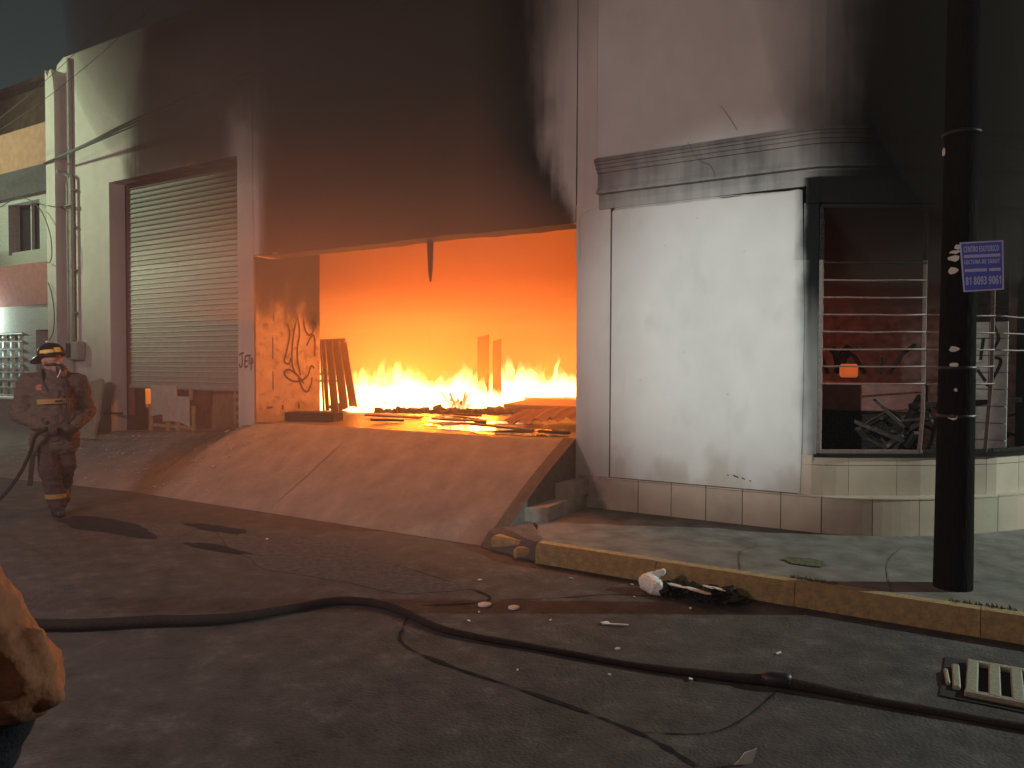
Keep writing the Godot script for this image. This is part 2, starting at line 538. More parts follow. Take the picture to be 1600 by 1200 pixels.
	M.frame = mottled(56, lin(0.10, 0.062, 0.05), lin(0.22, 0.14, 0.115), 1.8, 0.6, 0.2)
	M.dark_metal = mat(lin(0.03, 0.028, 0.027), 0.5, 0.4)
	M.hose = mottled(57, lin(0.018, 0.013, 0.012), lin(0.045, 0.034, 0.03), 4.0, 0.75, 0.3)
	M.grate = mottled(58, lin(0.18, 0.165, 0.11), lin(0.3, 0.28, 0.19), 3.0, 0.7, 0.4)
	M.hole = mat(lin(0.003, 0.003, 0.003), 1.0)
	M.moss = mottled(59, lin(0.06, 0.065, 0.025), lin(0.14, 0.13, 0.06), 3.0, 1.0, 1.5)
	M.bag = mottled(60, lin(0.6, 0.6, 0.54), lin(0.75, 0.75, 0.68), 3.0, 0.45, 0.2)
	M.paint_black = mat(lin(0.015, 0.013, 0.013), 0.7)
	M.paint_worn = mat(lin(0.07, 0.04, 0.032), 0.85)
	M.glass_dark = mat(lin(0.015, 0.02, 0.025), 0.12)
	M.chalk = mat(lin(0.7, 0.68, 0.62), 0.8)
	M.skin = mat(lin(0.36, 0.20, 0.14), 0.55)
	M.coat = mottled(61, lin(0.085, 0.072, 0.058), lin(0.14, 0.12, 0.098), 2.0, 0.9, 0.3)
	M.trousers = mottled(62, lin(0.05, 0.036, 0.034), lin(0.09, 0.065, 0.06), 2.0, 0.9, 0.3)
	M.helmet = mat(lin(0.012, 0.012, 0.014), 0.28)
	M.reflect = mat(lin(0.75, 0.5, 0.06), 0.5)
	M.reflect_dull = mat(lin(0.32, 0.22, 0.07), 0.6)
	M.glove = mat(lin(0.06, 0.045, 0.038), 0.8)
	M.rubber = mat(lin(0.015, 0.014, 0.014), 0.6)
	M.badge = mat(lin(0.4, 0.16, 0.12), 0.7)
	M.jacket = mottled(63, lin(0.13, 0.038, 0.012), lin(0.20, 0.062, 0.02), 2.0, 0.85, 0.25)
	M.jeans = mottled(64, lin(0.012, 0.012, 0.014), lin(0.025, 0.024, 0.027), 3.0, 0.9, 0.2)
	M.hair = mat(lin(0.012, 0.009, 0.007), 0.7)
	M.white_tile = mottled(65, lin(0.42, 0.44, 0.4), lin(0.6, 0.62, 0.57), 1.0, 0.35, 0.1)
	M.puddle = mat(lin(0.03, 0.027, 0.025), 0.12)
	M.shade_band = mottled(67, lin(0.03, 0.03, 0.035), lin(0.06, 0.06, 0.065), 0.6, 0.9, 0.2)
	M.lit_room_glass = mat(lin(0.10, 0.13, 0.13), 0.2)  # pale colour stands for the lit room behind the pane
	M.room = mottled(71, lin(0.05, 0.03, 0.025), lin(0.12, 0.08, 0.07), 0.5, 0.95, 0.3)
	M.shade_dirt = mottled(72, lin(0.05, 0.04, 0.033), lin(0.11, 0.088, 0.073), 0.8, 0.95, 0.6)  # dirt in the cracks; on the ramp side, shade put into the colour
	M.wood_dark = mottled(73, lin(0.03, 0.022, 0.018), lin(0.11, 0.08, 0.065), 1.6, 0.9, 0.5)
	M.post = mottled(74, lin(0.008, 0.006, 0.005), lin(0.028, 0.02, 0.016), 3.0, 1.0, 0.6)
	M.post.metallic_specular = 0.05
	M.rust = mottled(68, lin(0.12, 0.06, 0.035), lin(0.24, 0.13, 0.08), 1.0, 0.7, 0.3)
	M.board_b = mottled(69, lin(0.25, 0.18, 0.13), lin(0.36, 0.27, 0.2), 0.8, 0.7, 0.2)
	M.wood_b = mottled(70, lin(0.30, 0.2, 0.12), lin(0.42, 0.3, 0.19), 1.2, 0.8, 0.2)
	M.counter = mottled(66, lin(0.16, 0.055, 0.04), lin(0.24, 0.09, 0.06), 0.7, 0.7, 0.2)
	for k in ["warehouse", "corner", "soot", "char", "pole", "asphalt", "patch", "tar", "hall", "room", "ramp", "walk", "jeans", "coat", "trousers", "hose"]:
		M[k].metallic_specular = 0.12
	M.asphalt.metallic_specular = 0.3
	M.corner.metallic_specular = 0.03
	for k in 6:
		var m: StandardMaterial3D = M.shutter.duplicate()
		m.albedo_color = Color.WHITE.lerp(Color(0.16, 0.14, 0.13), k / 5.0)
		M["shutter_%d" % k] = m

func flame_material(c: Color, energy: float) -> StandardMaterial3D:
	var m := mat(Color(0, 0, 0, 1), 1.0)
	m.transparency = BaseMaterial3D.TRANSPARENCY_ALPHA
	m.vertex_color_use_as_albedo = true
	m.emission_enabled = true
	m.emission = c
	m.emission_energy_multiplier = energy
	m.specular_mode = BaseMaterial3D.SPECULAR_DISABLED
	return m

# ================================================================== the scene
func _ready() -> void:
	# ---- camera
	var cam := Camera3D.new()
	cam.name = "camera"
	cam.position = Vector3(0, 1.6, 6.9926)
	cam.rotation_degrees = Vector3(-1.547, 31.77, 0.1935)
	cam.fov = 53.13
	cam.near = 0.05
	cam.far = 300.0
	cam.current = true
	add_child(cam)
	# ---- night sky, exposure
	var env := Environment.new()
	env.background_mode = Environment.BG_SKY
	var sky := Sky.new()
	var ps := ProceduralSkyMaterial.new()
	ps.sky_top_color = lin(0.008, 0.013, 0.013)
	ps.sky_horizon_color = lin(0.024, 0.055, 0.055)
	ps.sky_curve = 0.3
	ps.ground_bottom_color = lin(0.005, 0.005, 0.005)
	ps.ground_horizon_color = lin(0.012, 0.015, 0.015)
	sky.sky_material = ps
	env.sky = sky
	env.background_energy_multiplier = 1.0
	env.tonemap_mode = Environment.TONE_MAPPER_LINEAR
	env.tonemap_exposure = 1.0
	env.ssao_enabled = true
	env.ssil_enabled = true
	env.sdfgi_enabled = true
	env.fog_enabled = true
	env.fog_density = 0.0015
	env.fog_light_color = lin(0.9, 0.88, 0.86)
	env.volumetric_fog_enabled = true
	env.volumetric_fog_density = 0.0
	var we := WorldEnvironment.new()
	we.name = "environment"
	we.environment = env
	add_child(we)
	# ---- street lamps and added fill lamps; the fire's own lights stand with the flames
	make_materials()
	lamps()
	rng.seed = 7
	ground()
	warehouse()
	hall()
	corner_building()
	neighbour()
	fire()
	shutter_gap()
	street_things()
	pole()
	cables()
	window_room()
	firefighter()
	bystander()
	litter()
	smoke()

func omni(called: String, at: Vector3, c: Color, e: float, size: float, reach := 40.0) -> OmniLight3D:
	var l := OmniLight3D.new()
	l.name = numbered(called)
	l.position = at
	l.light_color = c
	l.light_energy = e
	l.light_size = size
	l.omni_range = reach
	l.omni_attenuation = 2.0
	l.shadow_enabled = true
	add_child(l)
	return l

func lamp_head(called: String, label: String, at: Vector3, c: Color, e: float, post: bool, aim := Vector3.ZERO, angle := 0.0, size := 0.06) -> void:
	var t := thing(called, label, "street lamp" if post else "floodlight", Vector3(at.x, 0, at.z))
	var st := mb(true)
	if post:
		tube(st, [Vector3(0, 0, 0.8), Vector3(0, at.y - 0.3, 0.8), Vector3(0, at.y + 0.12, 0.4), Vector3(0, at.y + 0.12, -0.3)], [0.09, 0.06, 0.04, 0.04], 10)
	else:
		tube(st, [Vector3(0, 0, 0.35), Vector3(0, at.y + 0.05, 0.35), Vector3(0, at.y + 0.16, 0.0)], 0.03, 8)
	obj("post", st, M.metal, t)
	st = mb()
	box(st, Vector3(0, at.y + 0.16, 0), Vector3(0.36, 0.12, 0.36), Basis(), 0.02)
	obj("hood", st, M.dark_metal, t)
	st = mb(true)
	var k := 0.24 / 0.09 if size > 0.3 else 1.0
	lathe(st, Vector3(0, at.y, 0), [Vector2(0, -0.09 * k), Vector2(0.07 * k, -0.06 * k), Vector2(0.09 * k, 0), Vector2(0.07 * k, 0.06 * k), Vector2(0, 0.09 * k)], 12)
	var em := mat(c, 0.5)
	em.emission_enabled = true
	em.emission = c
	em.emission_energy_multiplier = 6.0
	obj("lamp_bulb", st, em, t)
	if angle > 0.0:
		var l := SpotLight3D.new()
		l.name = numbered(called + "_light")
		l.light_color = c
		l.light_energy = e
		l.light_size = size
		l.spot_range = 60.0
		l.spot_angle = angle
		l.spot_angle_attenuation = 1.0
		l.spot_attenuation = 2.0
		l.shadow_enabled = true
		add_child(l)
		l.look_at_from_position(at, aim)
	else:
		omni(called + "_light", at, c, e, size, 80.0)

func lamps() -> void:
	lamp_head("street_lamp", "street lamp on a steel post round the corner in the cross street", Vector3(9.2, 5.6, -4.4), lin(0.80, 0.98, 0.93), 150.0, true)
	lamp_head("street_lamp", "street lamp on a steel post before the flats", Vector3(-19.0, 7.0, 5.8), lin(0.80, 1.0, 0.64), 120.0, true, Vector3(-13.6, 4.9, 0.0), 20.0, 0.3)
	lamp_head("unseen_flood_lamp", "work floodlight on a mast in the middle of the street", Vector3(-1.6, 3.4, 10.6), lin(0.86, 0.99, 0.98), 75.0, false, Vector3(-2.0, 1.95, 0.0), 10.5)
	lamp_head("unseen_flood_lamp", "added wide fill floodlight on a mast across the street", Vector3(-2.0, 5.4, 16.5), lin(1.0, 0.78, 0.66), 17.0, false, Vector3.ZERO, 0.0, 0.55)  # wide fill added to brighten the upper facade
	omni_fitting()
	lamp_head("rosy_fill_lamp", "added rosy fill lamp on a short mast, out of view", Vector3(-6.6, 3.0, 7.4), lin(1.0, 0.64, 0.64), 15.0, false, Vector3.ZERO, 0.0, 0.45)  # fill added for the left side and the firefighter

func omni_fitting() -> void:
	var at := Vector3(-15.75, 2.36, 0.32)
	var t := thing("wall_lamp", "small wall lamp over the barred window of the flats", "wall lamp", Vector3(at.x, at.y, 0))
	var st := mb()
	box(st, Vector3(0, 0.06, 0.13), Vector3(0.05, 0.05, 0.3), Basis(), 0.006)
	obj("bracket", st, M.dark_metal, t)
	st = mb(true)
	lathe(st, Vector3(0, 0, 0.32), [Vector2(0, -0.05), Vector2(0.04, -0.03), Vector2(0.05, 0), Vector2(0.03, 0.05), Vector2(0, 0.055)], 12)
	var c := lin(0.78, 1.0, 0.86)
	var em := mat(c, 0.5)
	em.emission_enabled = true
	em.emission = c
	em.emission_energy_multiplier = 5.0
	obj("lamp_bulb", st, em, t)
	omni("wall_lamp_light", at, c, 2.6, 0.04, 40.0)

# ------------------------------------------------------------------ ground
func ramp_height(x: float) -> float:
	if x < -11.8: return lerpf(0.30, 0.49, clampf((x + 14.0) / 2.2, 0, 1))
	if x < -8.74: return lerpf(0.49, 0.63, (x + 11.8) / 3.06)
	return lerpf(0.75, 0.797, clampf((x + 8.74) / 1.0, 0, 1))

func ramp_foot(x: float) -> float:
	return lerpf(1.9, 1.46, clampf((x + 13.0) / 4.0, 0, 1))

func ribbon_mark(st: SurfaceTool, pts: Array, w: float, y: float, jag := 0.3, fn = null) -> void:
	var p := smooth_path(pts, 6)
	for i in p.size() - 1:
		var d: Vector2 = (p[i + 1] - p[i]).normalized()
		var d0: Vector2 = (p[i] - p[maxi(i - 1, 0)]).normalized() if i else d
		var w0 := w * (1.0 + jag * noise.get_noise_2d(i * 37.0, w * 900)) * minf(1.0, minf(i, p.size() - i) / 4.0 + 0.2)
		var w1 := w * (1.0 + jag * noise.get_noise_2d((i + 1) * 37.0, w * 900)) * minf(1.0, minf(i + 1, p.size() - i - 1) / 4.0 + 0.2)
		var n0 := Vector2(-d0.y, d0.x) * w0
		var n1 := Vector2(-d.y, d.x) * w1
		var P := func(v: Vector2) -> Vector3: return Vector3(v.x, (fn.call(v) if fn != null else 0.0) + y, v.y)
		quad(st, P.call(p[i] + n0), P.call(p[i + 1] + n1), P.call(p[i + 1] - n1), P.call(p[i] - n0))

const CORNER := [Vector2(-3.25, 0.012), Vector2(-1.5, 0.012), Vector2(-1.05, -0.02), Vector2(-0.7, -0.17), Vector2(-0.33, -0.45), Vector2(0.03, -0.82), Vector2(0.36, -1.28), Vector2(0.6, -1.8), Vector2(0.74, -2.5), Vector2(0.8, -3.4), Vector2(0.82, -12.0)]

func ground() -> void:
	var st := mb()
	quad(st, Vector3(-120, 0, 120), Vector3(120, 0, 120), Vector3(120, 0, -120), Vector3(-120, 0, -120))
	var road := struct("road", st, M.asphalt, "dark worn asphalt street with patches and cracks")
	st = mb()
	ribbon_mark(st, [Vector2(-3.12, 3.20), Vector2(-2.98, 3.42), Vector2(-2.8, 3.64), Vector2(-2.4, 3.75), Vector2(-1.95, 3.80), Vector2(-1.5, 3.86), Vector2(-1.2, 3.93), Vector2(-0.95, 4.05)], 0.009, 0.004, 2.2)
	obj("tar_crack", st, M.tar, road)
	st = mb()
	ribbon_mark(st, [Vector2(-4.6, 2.2), Vector2(-3.9, 2.35), Vector2(-3.3, 2.5), Vector2(-2.9, 2.62), Vector2(-2.86, 2.78), Vector2(-3.15, 3.05)], 0.006, 0.004, 1.8)
	obj("crack", st, M.tar, road)
	st = mb()
	ribbon_mark(st, [Vector2(-2.86, 2.70), Vector2(-2.5, 2.45), Vector2(-2.2, 2.15), Vector2(-1.9, 2.02)], 0.005, 0.004, 1.8)
	obj("crack", st, M.tar, road)
	st = mb()
	ribbon_mark(st, [Vector2(-1.25, 3.9), Vector2(-1.0, 3.75), Vector2(-0.9, 3.5), Vector2(-0.85, 3.15)], 0.005, 0.004, 1.8)
	obj("crack", st, M.tar, road)
	for pp in [[Vector2(-6.2, 2.35), Vector2(-4.7, 2.0), Vector2(-3.1, 2.55), Vector2(-3.4, 2.95), Vector2(-4.9, 2.95)], [Vector2(-8.0, 2.6), Vector2(-6.6, 2.2), Vector2(-6.2, 2.7), Vector2(-7.2, 3.1)]]:
		st = mb()
		var edge := []
		for i in pp.size():
			for k in 6:
				var q: Vector2 = pp[i].lerp(pp[(i + 1) % pp.size()], k / 6.0)
				edge.append(q + Vector2(noise.get_noise_2d(q.x * 90, q.y * 90), noise.get_noise_2d(q.y * 90, q.x * 90)) * 0.12)
		slab(st, edge, 0.0, 0.004, Transform3D(Basis(Vector3.RIGHT, Vector3.BACK, Vector3.DOWN), Vector3(0, 0.0045, 0)))
		obj("asphalt_patch", st, M.patch, road)
	# dark wet stains on the asphalt by the ramp foot
	for e in [[-7.3, 2.75, 0.75, 0.22], [-6.3, 2.25, 0.45, 0.1], [-5.6, 2.75, 0.4, 0.07], [-9.2, 3.4, 0.5, 0.15]]:
		st = mb()
		var edge := []
		for k in 28:
			var a := TAU * k / 28.0
			var r: float = 1.0 + 0.45 * noise.get_noise_2d(cos(a) * 70 + e[0] * 300, sin(a) * 70)
			edge.append(Vector2(e[0] + cos(a) * e[2] * r, e[1] + sin(a) * e[3] * r))
		slab(st, edge, -0.002, 0.0, Transform3D(Basis(Vector3.RIGHT, Vector3.BACK, Vector3.DOWN), Vector3(0, 0.0045, 0)))
		obj("wet_stain", st, M.tar, road)
	# sidewalk round the corner
	var out := [Vector2(-3.69, 0.75), Vector2(-3.4, 1.05), Vector2(-3.12, 1.60), Vector2(-0.9, 1.62), Vector2(0.9, 1.62), Vector2(1.8, 1.45), Vector2(2.5, 0.9), Vector2(2.85, 0.0), Vector2(2.95, -1.2), Vector2(2.95, -14)]
	var poly := out.duplicate()
	poly.append(Vector2(0.5, -14))
	poly.append(Vector2(-3.0, -1.5))
	poly.append(Vector2(-3.69, -0.05))
	st = mb()
	slab(st, poly, 0.0, 0.15, Transform3D(Basis(Vector3.RIGHT, Vector3.BACK, Vector3.DOWN), Vector3(0, 0.15, 0)))
	var walk := struct("sidewalk", st, M.walk, "grey concrete pavement round the corner shop")
	st = mb()
	ribbon_mark(st, [Vector2(-1.9, 0.55), Vector2(-1.55, 0.75), Vector2(-1.6, 1.05), Vector2(-1.45, 1.6)], 0.004, 0.154, 1.0)
	obj("crack", st, M.shade_dirt, walk)
	st = mb()
	ribbon_mark(st, [Vector2(-0.55, 0.2), Vector2(-0.6, 0.8), Vector2(-0.5, 1.6)], 0.003, 0.154, 1.0)
	obj("crack", st, M.shade_dirt, walk)
	st = mb()
	var edge := []
	for k in 26:
		var a := TAU * k / 26.0
		var r := 1.0 + 0.35 * noise.get_noise_2d(cos(a) * 80 + 30, sin(a) * 80)
		edge.append(Vector2(-1.12 + cos(a) * 0.15 * r, 1.12 + sin(a) * 0.11 * r))
	slab(st, edge, -0.002, 0.0, Transform3D(Basis(Vector3.RIGHT, Vector3.BACK, Vector3.DOWN), Vector3(0, 0.157, 0)))
	obj("mossy_hollow", st, M.moss, walk)
	for mm in [[Vector2(-1.12, 1.60), Vector2(-0.95, 1.595), Vector2(-0.82, 1.605)], [Vector2(-0.2, 1.61), Vector2(0.1, 1.60), Vector2(0.5, 1.61)]]:
		st = mb()
		for k in 70:
			var q: Vector2 = mm[0].lerp(mm[2], rng.randf())
			var h := rng.randf_range(0.008, 0.028)
			var at := Vector3(q.x, 0.15, q.y + rng.randf_range(-0.035, 0.02))
			var lean := Vector3(rng.randf_range(-0.012, 0.012), h, rng.randf_range(-0.012, 0.012))
			tri(st, at, at + Vector3(0.012, 0, 0.003), at + lean)
			tri(st, at + Vector3(0, 0, 0.01), at + lean, at + Vector3(0.012, 0, 0.012))
		tag(obj("moss", st, M.moss, walk), "", "", "", "stuff")
	st = mb()
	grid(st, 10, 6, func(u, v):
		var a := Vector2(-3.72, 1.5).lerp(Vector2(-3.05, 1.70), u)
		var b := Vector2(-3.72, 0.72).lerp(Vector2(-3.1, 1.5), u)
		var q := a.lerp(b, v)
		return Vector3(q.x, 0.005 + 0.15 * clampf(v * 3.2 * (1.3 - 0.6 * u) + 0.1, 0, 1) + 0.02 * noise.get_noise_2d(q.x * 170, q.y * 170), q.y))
	obj("broken_apron", st, M.shade_dirt, walk)  # dark colour stands in for shade on the apron
	# the kerb: stones end to end, painted yellow
	var kl := [Vector2(-3.06, 1.66), Vector2(-0.9, 1.70), Vector2(0.9, 1.70), Vector2(1.86, 1.53), Vector2(2.57, 0.94), Vector2(2.93, 0.0), Vector2(3.03, -1.2), Vector2(3.03, -14)]
	var kp := smooth_path(kl, 8)
	var kerb := Node3D.new()
	kerb.name = "kerb"
	add_child(kerb)
	tag(kerb, "kerb of worn yellow painted stones along the pavement", "", "", "structure")
	var total := plan_len(kp)
	var s := 0.0
	var lens := [1.02, 0.98, 1.05, 0.93, 1.0]
	var i := 0
	while s < minf(total - 0.1, 12.0):
		var l: float = lens[i % 5]
		st = mb()
		# a rounded front arris: two courses
		var sag := 0.006 * noise.get_noise_1d(i * 91)
		ribbon(st, kp, s + 0.002, s + l - 0.002, 0.0, 0.125 + sag, 0.035 + sag, 0.125, 8, 0.012)
		ribbon(st, kp, s + 0.002, s + l - 0.002, 0.125 + sag, 0.156 + sag, 0.023 + sag, 0.113, 8, 0.028)
		obj("kerb_stone", st, M.kerb, kerb)
		s += l
		i += 1
	st = mb()
	box(st, Vector3(-3.36, 0.055, 1.47), Vector3(0.5, 0.13, 0.16), Basis(Vector3.UP, -0.12), 0.03)
	box(st, Vector3(-3.2, 0.04, 1.60), Vector3(0.2, 0.1, 0.12), Basis(Vector3.UP, 0.5), 0.03)
	obj("broken_kerb_end", st, M.kerb, kerb)
	# driveway ramp
	st = mb(true)
	grid(st, 90, 22, func(u, v):
		var x := lerpf(-13.6, -3.69, u)
		var z0 := ramp_foot(x)
		var z := lerpf(z0, -0.03, v)
		var t: float = v
		var y: float = ramp_height(x) * (t + 0.05 * sin(t * PI)) + 0.004
		y += 0.012 * noise.get_noise_2d(x * 60, z * 60) * sin(t * PI)
		return Vector3(x, y, z))
	var ramp := struct("driveway_ramp", st, M.ramp, "sloping concrete driveway up to the burning doorway")
	st = mb()
	var fn := func(v: Vector2) -> float:
		var t := clampf((ramp_foot(v.x) - v.y) / (ramp_foot(v.x) + 0.03), 0, 1)
		return ramp_height(v.x) * (t + 0.05 * sin(t * PI)) + 0.012
	ribbon_mark(st, [Vector2(-8.9, 1.05), Vector2(-9.0, 0.7), Vector2(-9.1, 0.35), Vector2(-9.15, 0.05)], 0.006, 0.0, 0.6, fn)
	ribbon_mark(st, [Vector2(-6.5, 1.4), Vector2(-6.45, 0.9), Vector2(-6.5, 0.3)], 0.004, 0.0, 0.6, fn)
	obj("joint", st, M.tar, ramp)
	# solid right flank and raised edge of the ramp, shade put into their dark colour
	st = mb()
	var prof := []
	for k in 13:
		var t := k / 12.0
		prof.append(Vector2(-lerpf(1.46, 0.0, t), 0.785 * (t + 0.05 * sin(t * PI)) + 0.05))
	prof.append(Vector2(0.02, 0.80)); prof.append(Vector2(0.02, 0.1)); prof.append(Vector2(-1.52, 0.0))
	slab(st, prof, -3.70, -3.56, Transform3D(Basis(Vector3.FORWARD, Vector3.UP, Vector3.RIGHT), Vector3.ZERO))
	obj("edge_kerb", st, M.shade_dirt, ramp)
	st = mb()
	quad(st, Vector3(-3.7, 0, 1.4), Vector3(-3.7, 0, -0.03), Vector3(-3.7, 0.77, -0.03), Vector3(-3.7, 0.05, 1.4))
	obj("flank", st, M.shade_dirt, ramp)
	st = mb()
	var flat := Transform3D(Basis(Vector3.RIGHT, Vector3.BACK, Vector3.DOWN), Vector3.ZERO)
	flat.origin.y = 0.285
	slab(st, [Vector2(-3.63, 1.08), Vector2(-3.40, 0.87), Vector2(-3.43, 0.02), Vector2(-3.63, 0.02)], 0.0, 0.165, flat)
	flat.origin.y = 0.43
	slab(st, [Vector2(-3.61, 0.46), Vector2(-3.45, 0.38), Vector2(-3.40, 0.02), Vector2(-3.61, 0.02)], 0.0, 0.143, flat)
	box(st, Vector3(-3.36, 0.30, 0.006), Vector3(0.34, 0.34, 0.03))
	var steps := struct("concrete_steps", st, M.step, "two worn concrete steps beside the driveway ramp")
	# pavement of the flats at the far end
	st = mb()
	box(st, Vector3(-19.0, 0.075, 0.7), Vector3(10.7, 0.15, 1.6), Basis(), 0.02)
	struct("far_sidewalk", st, M.walk, "pale pavement before the far flats")

# ------------------------------------------------------------------ warehouse
func warehouse() -> void:
	uv_origin = Vector2(AX0, AY0)
	uv_size = Vector2(AW, AH)
	var t := thing("warehouse_building", "tall pale warehouse with soot above its open doorway and a roller shutter", "building")
	var st := mb()
	slab(st, rect(-13.01, -11.80, 0.2, 6.62), -0.30, 0.0)
	slab(st, [Vector2(-11.80, 4.42), Vector2(-8.74, 4.42), Vector2(-8.74, 6.62), Vector2(-8.43, 6.62), Vector2(-3.56, 6.62), Vector2(-3.3, 6.62), Vector2(-3.3, 9.5), Vector2(-6.3, 9.5), Vector2(-9.5, 7.6), Vector2(-9.5, 6.62), Vector2(-11.80, 6.62)], -0.30, 0.0)
	# lintel wall above the doorway, its lower edge broken a little
	var le := [Vector2(-8.43, 6.62), Vector2(-8.43, 3.02)]
	for k in 26:
		var x := lerpf(-8.4, -3.58, k / 25.0)
		le.append(Vector2(x, 3.022 + 0.012 * noise.get_noise_1d(k * 61) + (0.012 if x > -6.0 and x < -4.9 else 0.0)))
	le.append(Vector2(-3.56, 6.62))
	slab(st, le, -0.30, 0.0)
	slab(st, rect(-3.56, -3.19, 0.40, 3.3), -0.34, 0.004)
	slab(st, rect(-3.56, -3.3, 3.3, 6.62), -0.30, 0.0)
	obj("facade_wall", st, M.warehouse, t)
	st = mb()
	slab(st, [Vector2(-3.565, 2.62), Vector2(-3.53, 2.6), Vector2(-3.52, 2.75), Vector2(-3.535, 3.05), Vector2(-3.5, 3.1), Vector2(-3.40, 3.14), Vector2(-3.22, 3.16), Vector2(-3.22, 3.3), Vector2(-3.5, 3.3), Vector2(-3.565, 3.2)], -0.02, 0.010)
	obj("plaster_flake", st, M.warehouse, t)
	# piers
	st = mb()
	slab(st, rect(-8.74, -8.43, 0.3, 6.7), -0.30, 0.012)
	obj("pier", st, M.warehouse, t)
	st = mb()
	slab(st, rect(-8.74, -8.41, 0.3, 5.6), -1.18, -0.302)
	obj("doorway_side_wall", st, M.pink, t)
	st = mb()
	var sw := [Vector3(-8.408, 0.6, -0.01), Vector3(-8.408, 0.6, -1.18), Vector3(-8.408, 5.6, -1.18), Vector3(-8.408, 5.6, -0.01)]
	for k in [0, 2, 1, 0, 3, 2]:
		st.set_uv([Vector2(0, 1), Vector2(1, 1), Vector2(1, 0), Vector2(0, 0)][k])
		st.add_vertex(sw[k])
	obj("wall_plaster", st, M.side_plaster, t)
	# graffiti on the pier and on the side wall
	st = mb()
	for g in [[[-8.72, 1.70], [-8.665, 1.725], [-8.62, 1.73]], [[-8.665, 1.72], [-8.655, 1.62], [-8.665, 1.55], [-8.70, 1.535], [-8.715, 1.575]], [[-8.59, 1.68], [-8.60, 1.54], [-8.545, 1.55]], [[-8.595, 1.68], [-8.545, 1.69]], [[-8.595, 1.615], [-8.55, 1.62]], [[-8.555, 1.70], [-8.48, 1.69]], [[-8.515, 1.695], [-8.51, 1.57]], [[-8.475, 1.66], [-8.475, 1.50]], [[-8.475, 1.655], [-8.445, 1.645], [-8.44, 1.60], [-8.475, 1.585]]]:
		stroke(st, g, 0.011, func(x, y): return Vector3(x, y, 0.015), Vector3.BACK)
	obj("spray_letters", st, M.paint_black, t)
	st = mb()
	# px -> side wall: z along depth, y up
	for g in [[[-0.56, 2.14], [-0.60, 2.0], [-0.54, 1.75], [-0.50, 1.62], [-0.58, 1.58], [-0.62, 1.66]], [[-0.72, 2.32], [-0.76, 2.2], [-0.78, 2.0], [-0.74, 1.8], [-0.75, 1.6], [-0.80, 1.42]], [[-0.74, 2.25], [-0.66, 1.95], [-0.64, 1.6], [-0.70, 1.45]], [[-0.86, 2.28], [-0.88, 2.1], [-0.96, 2.0], [-1.04, 2.05], [-1.06, 2.15]], [[-0.92, 1.85], [-0.98, 1.95], [-1.05, 2.0], [-1.08, 1.9], [-1.07, 1.7]], [[-0.86, 1.30], [-0.74, 1.42], [-0.58, 1.50], [-0.50, 1.46], [-0.56, 1.38], [-0.70, 1.33], [-0.84, 1.35], [-0.94, 1.42], [-1.0, 1.55], [-1.06, 1.52]], [[-0.76, 1.38], [-0.84, 1.22], [-0.93, 1.18], [-1.0, 1.28], [-1.02, 1.38]]]:
		st = mb()
		stroke(st, g, 0.014, func(z, y): return Vector3(-8.404, y, z), Vector3.RIGHT)
		obj("spray_stroke", st, M.paint_worn, t)
	st = mb()
	for g in [[-0.24, 0.98, 0.1, 0.03], [-0.47, 0.97, 0.03, 0.06], [-0.77, 0.98, 0.03, 0.08], [-0.3, 1.8, 0.012, 0.3], [-0.3, 1.35, 0.012, 0.25], [-0.32, 2.25, 0.015, 0.16]]:
		box(st, Vector3(-8.408, g[1], g[0]), Vector3(0.008, g[3], g[2]))
	obj("wall_chip", st, M.paint_worn, t).set_meta("kind", "stuff")
	# protruding broken pier at the far end, its top ragged
	st = mb()
	slab(st, [Vector2(-13.28, 0.3), Vector2(-13.01, 0.3), Vector2(-13.01, 6.02), Vector2(-13.04, 6.2), Vector2(-13.1, 6.38), Vector2(-13.15, 6.36), Vector2(-13.20, 6.26), Vector2(-13.28, 6.40)], -0.25, 0.19)
	obj("end_pier", st, M.warehouse, t)
	st = mb()
	slab(st, [Vector2(-13.4, 6.3), Vector2(-13.0, 6.0), Vector2(-13.0, 6.62), Vector2(-13.1, 6.64), Vector2(-13.3, 6.55)], -0.29, -0.02)
	obj("broken_parapet", st, M.warehouse, t)
	st = mb()
	tube(st, [Vector3(-12.84, 6.55, 0.03), Vector3(-12.84, 4.6, 0.03), Vector3(-12.84, 0.5, 0.03)], 0.04, 10)
	obj("rain_pipe", st, M.grey_wall, t)
	# reveal and rails of the shutter, the rails widened to block firelight
	st = mb()
	box(st, Vector3(-11.78, 2.5, -0.33), Vector3(0.5, 4.4, 0.14))
	st.generate_normals()
	put_mesh("light_block_rail", st.commit(), M.soot, t)
	st = mb()
	box(st, Vector3(-8.76, 2.5, -0.33), Vector3(0.16, 4.4, 0.14))
	obj("light_block_rail", st, M.soot, t)
	st = mb()
	box(st, Vector3(-11.62, 2.6, -0.235), Vector3(0.09, 3.7, 0.07), Basis(), 0.008)
	obj("shutter_guide", st, M.tarp, t)
	var sh := Node3D.new()
	sh.name = "roller_shutter"
	t.add_child(sh)
	st = mb(true)
	var prof := []
	for e in [[-0.020, -0.004], [-0.006, -0.002], [-0.002, 0.004], [-0.002, 0.010], [-0.007, 0.017], [-0.010, 0.035], [-0.0115, 0.055], [-0.013, 0.068], [-0.018, 0.075]]:
		prof.append(Vector2(e[0], e[1]))
	for k in 8:
		quad(st, Vector3(-11.6, prof[k].y, prof[k].x), Vector3(-8.73, prof[k].y, prof[k].x), Vector3(-8.73, prof[k + 1].y, prof[k + 1].x), Vector3(-11.6, prof[k + 1].y, prof[k + 1].x))
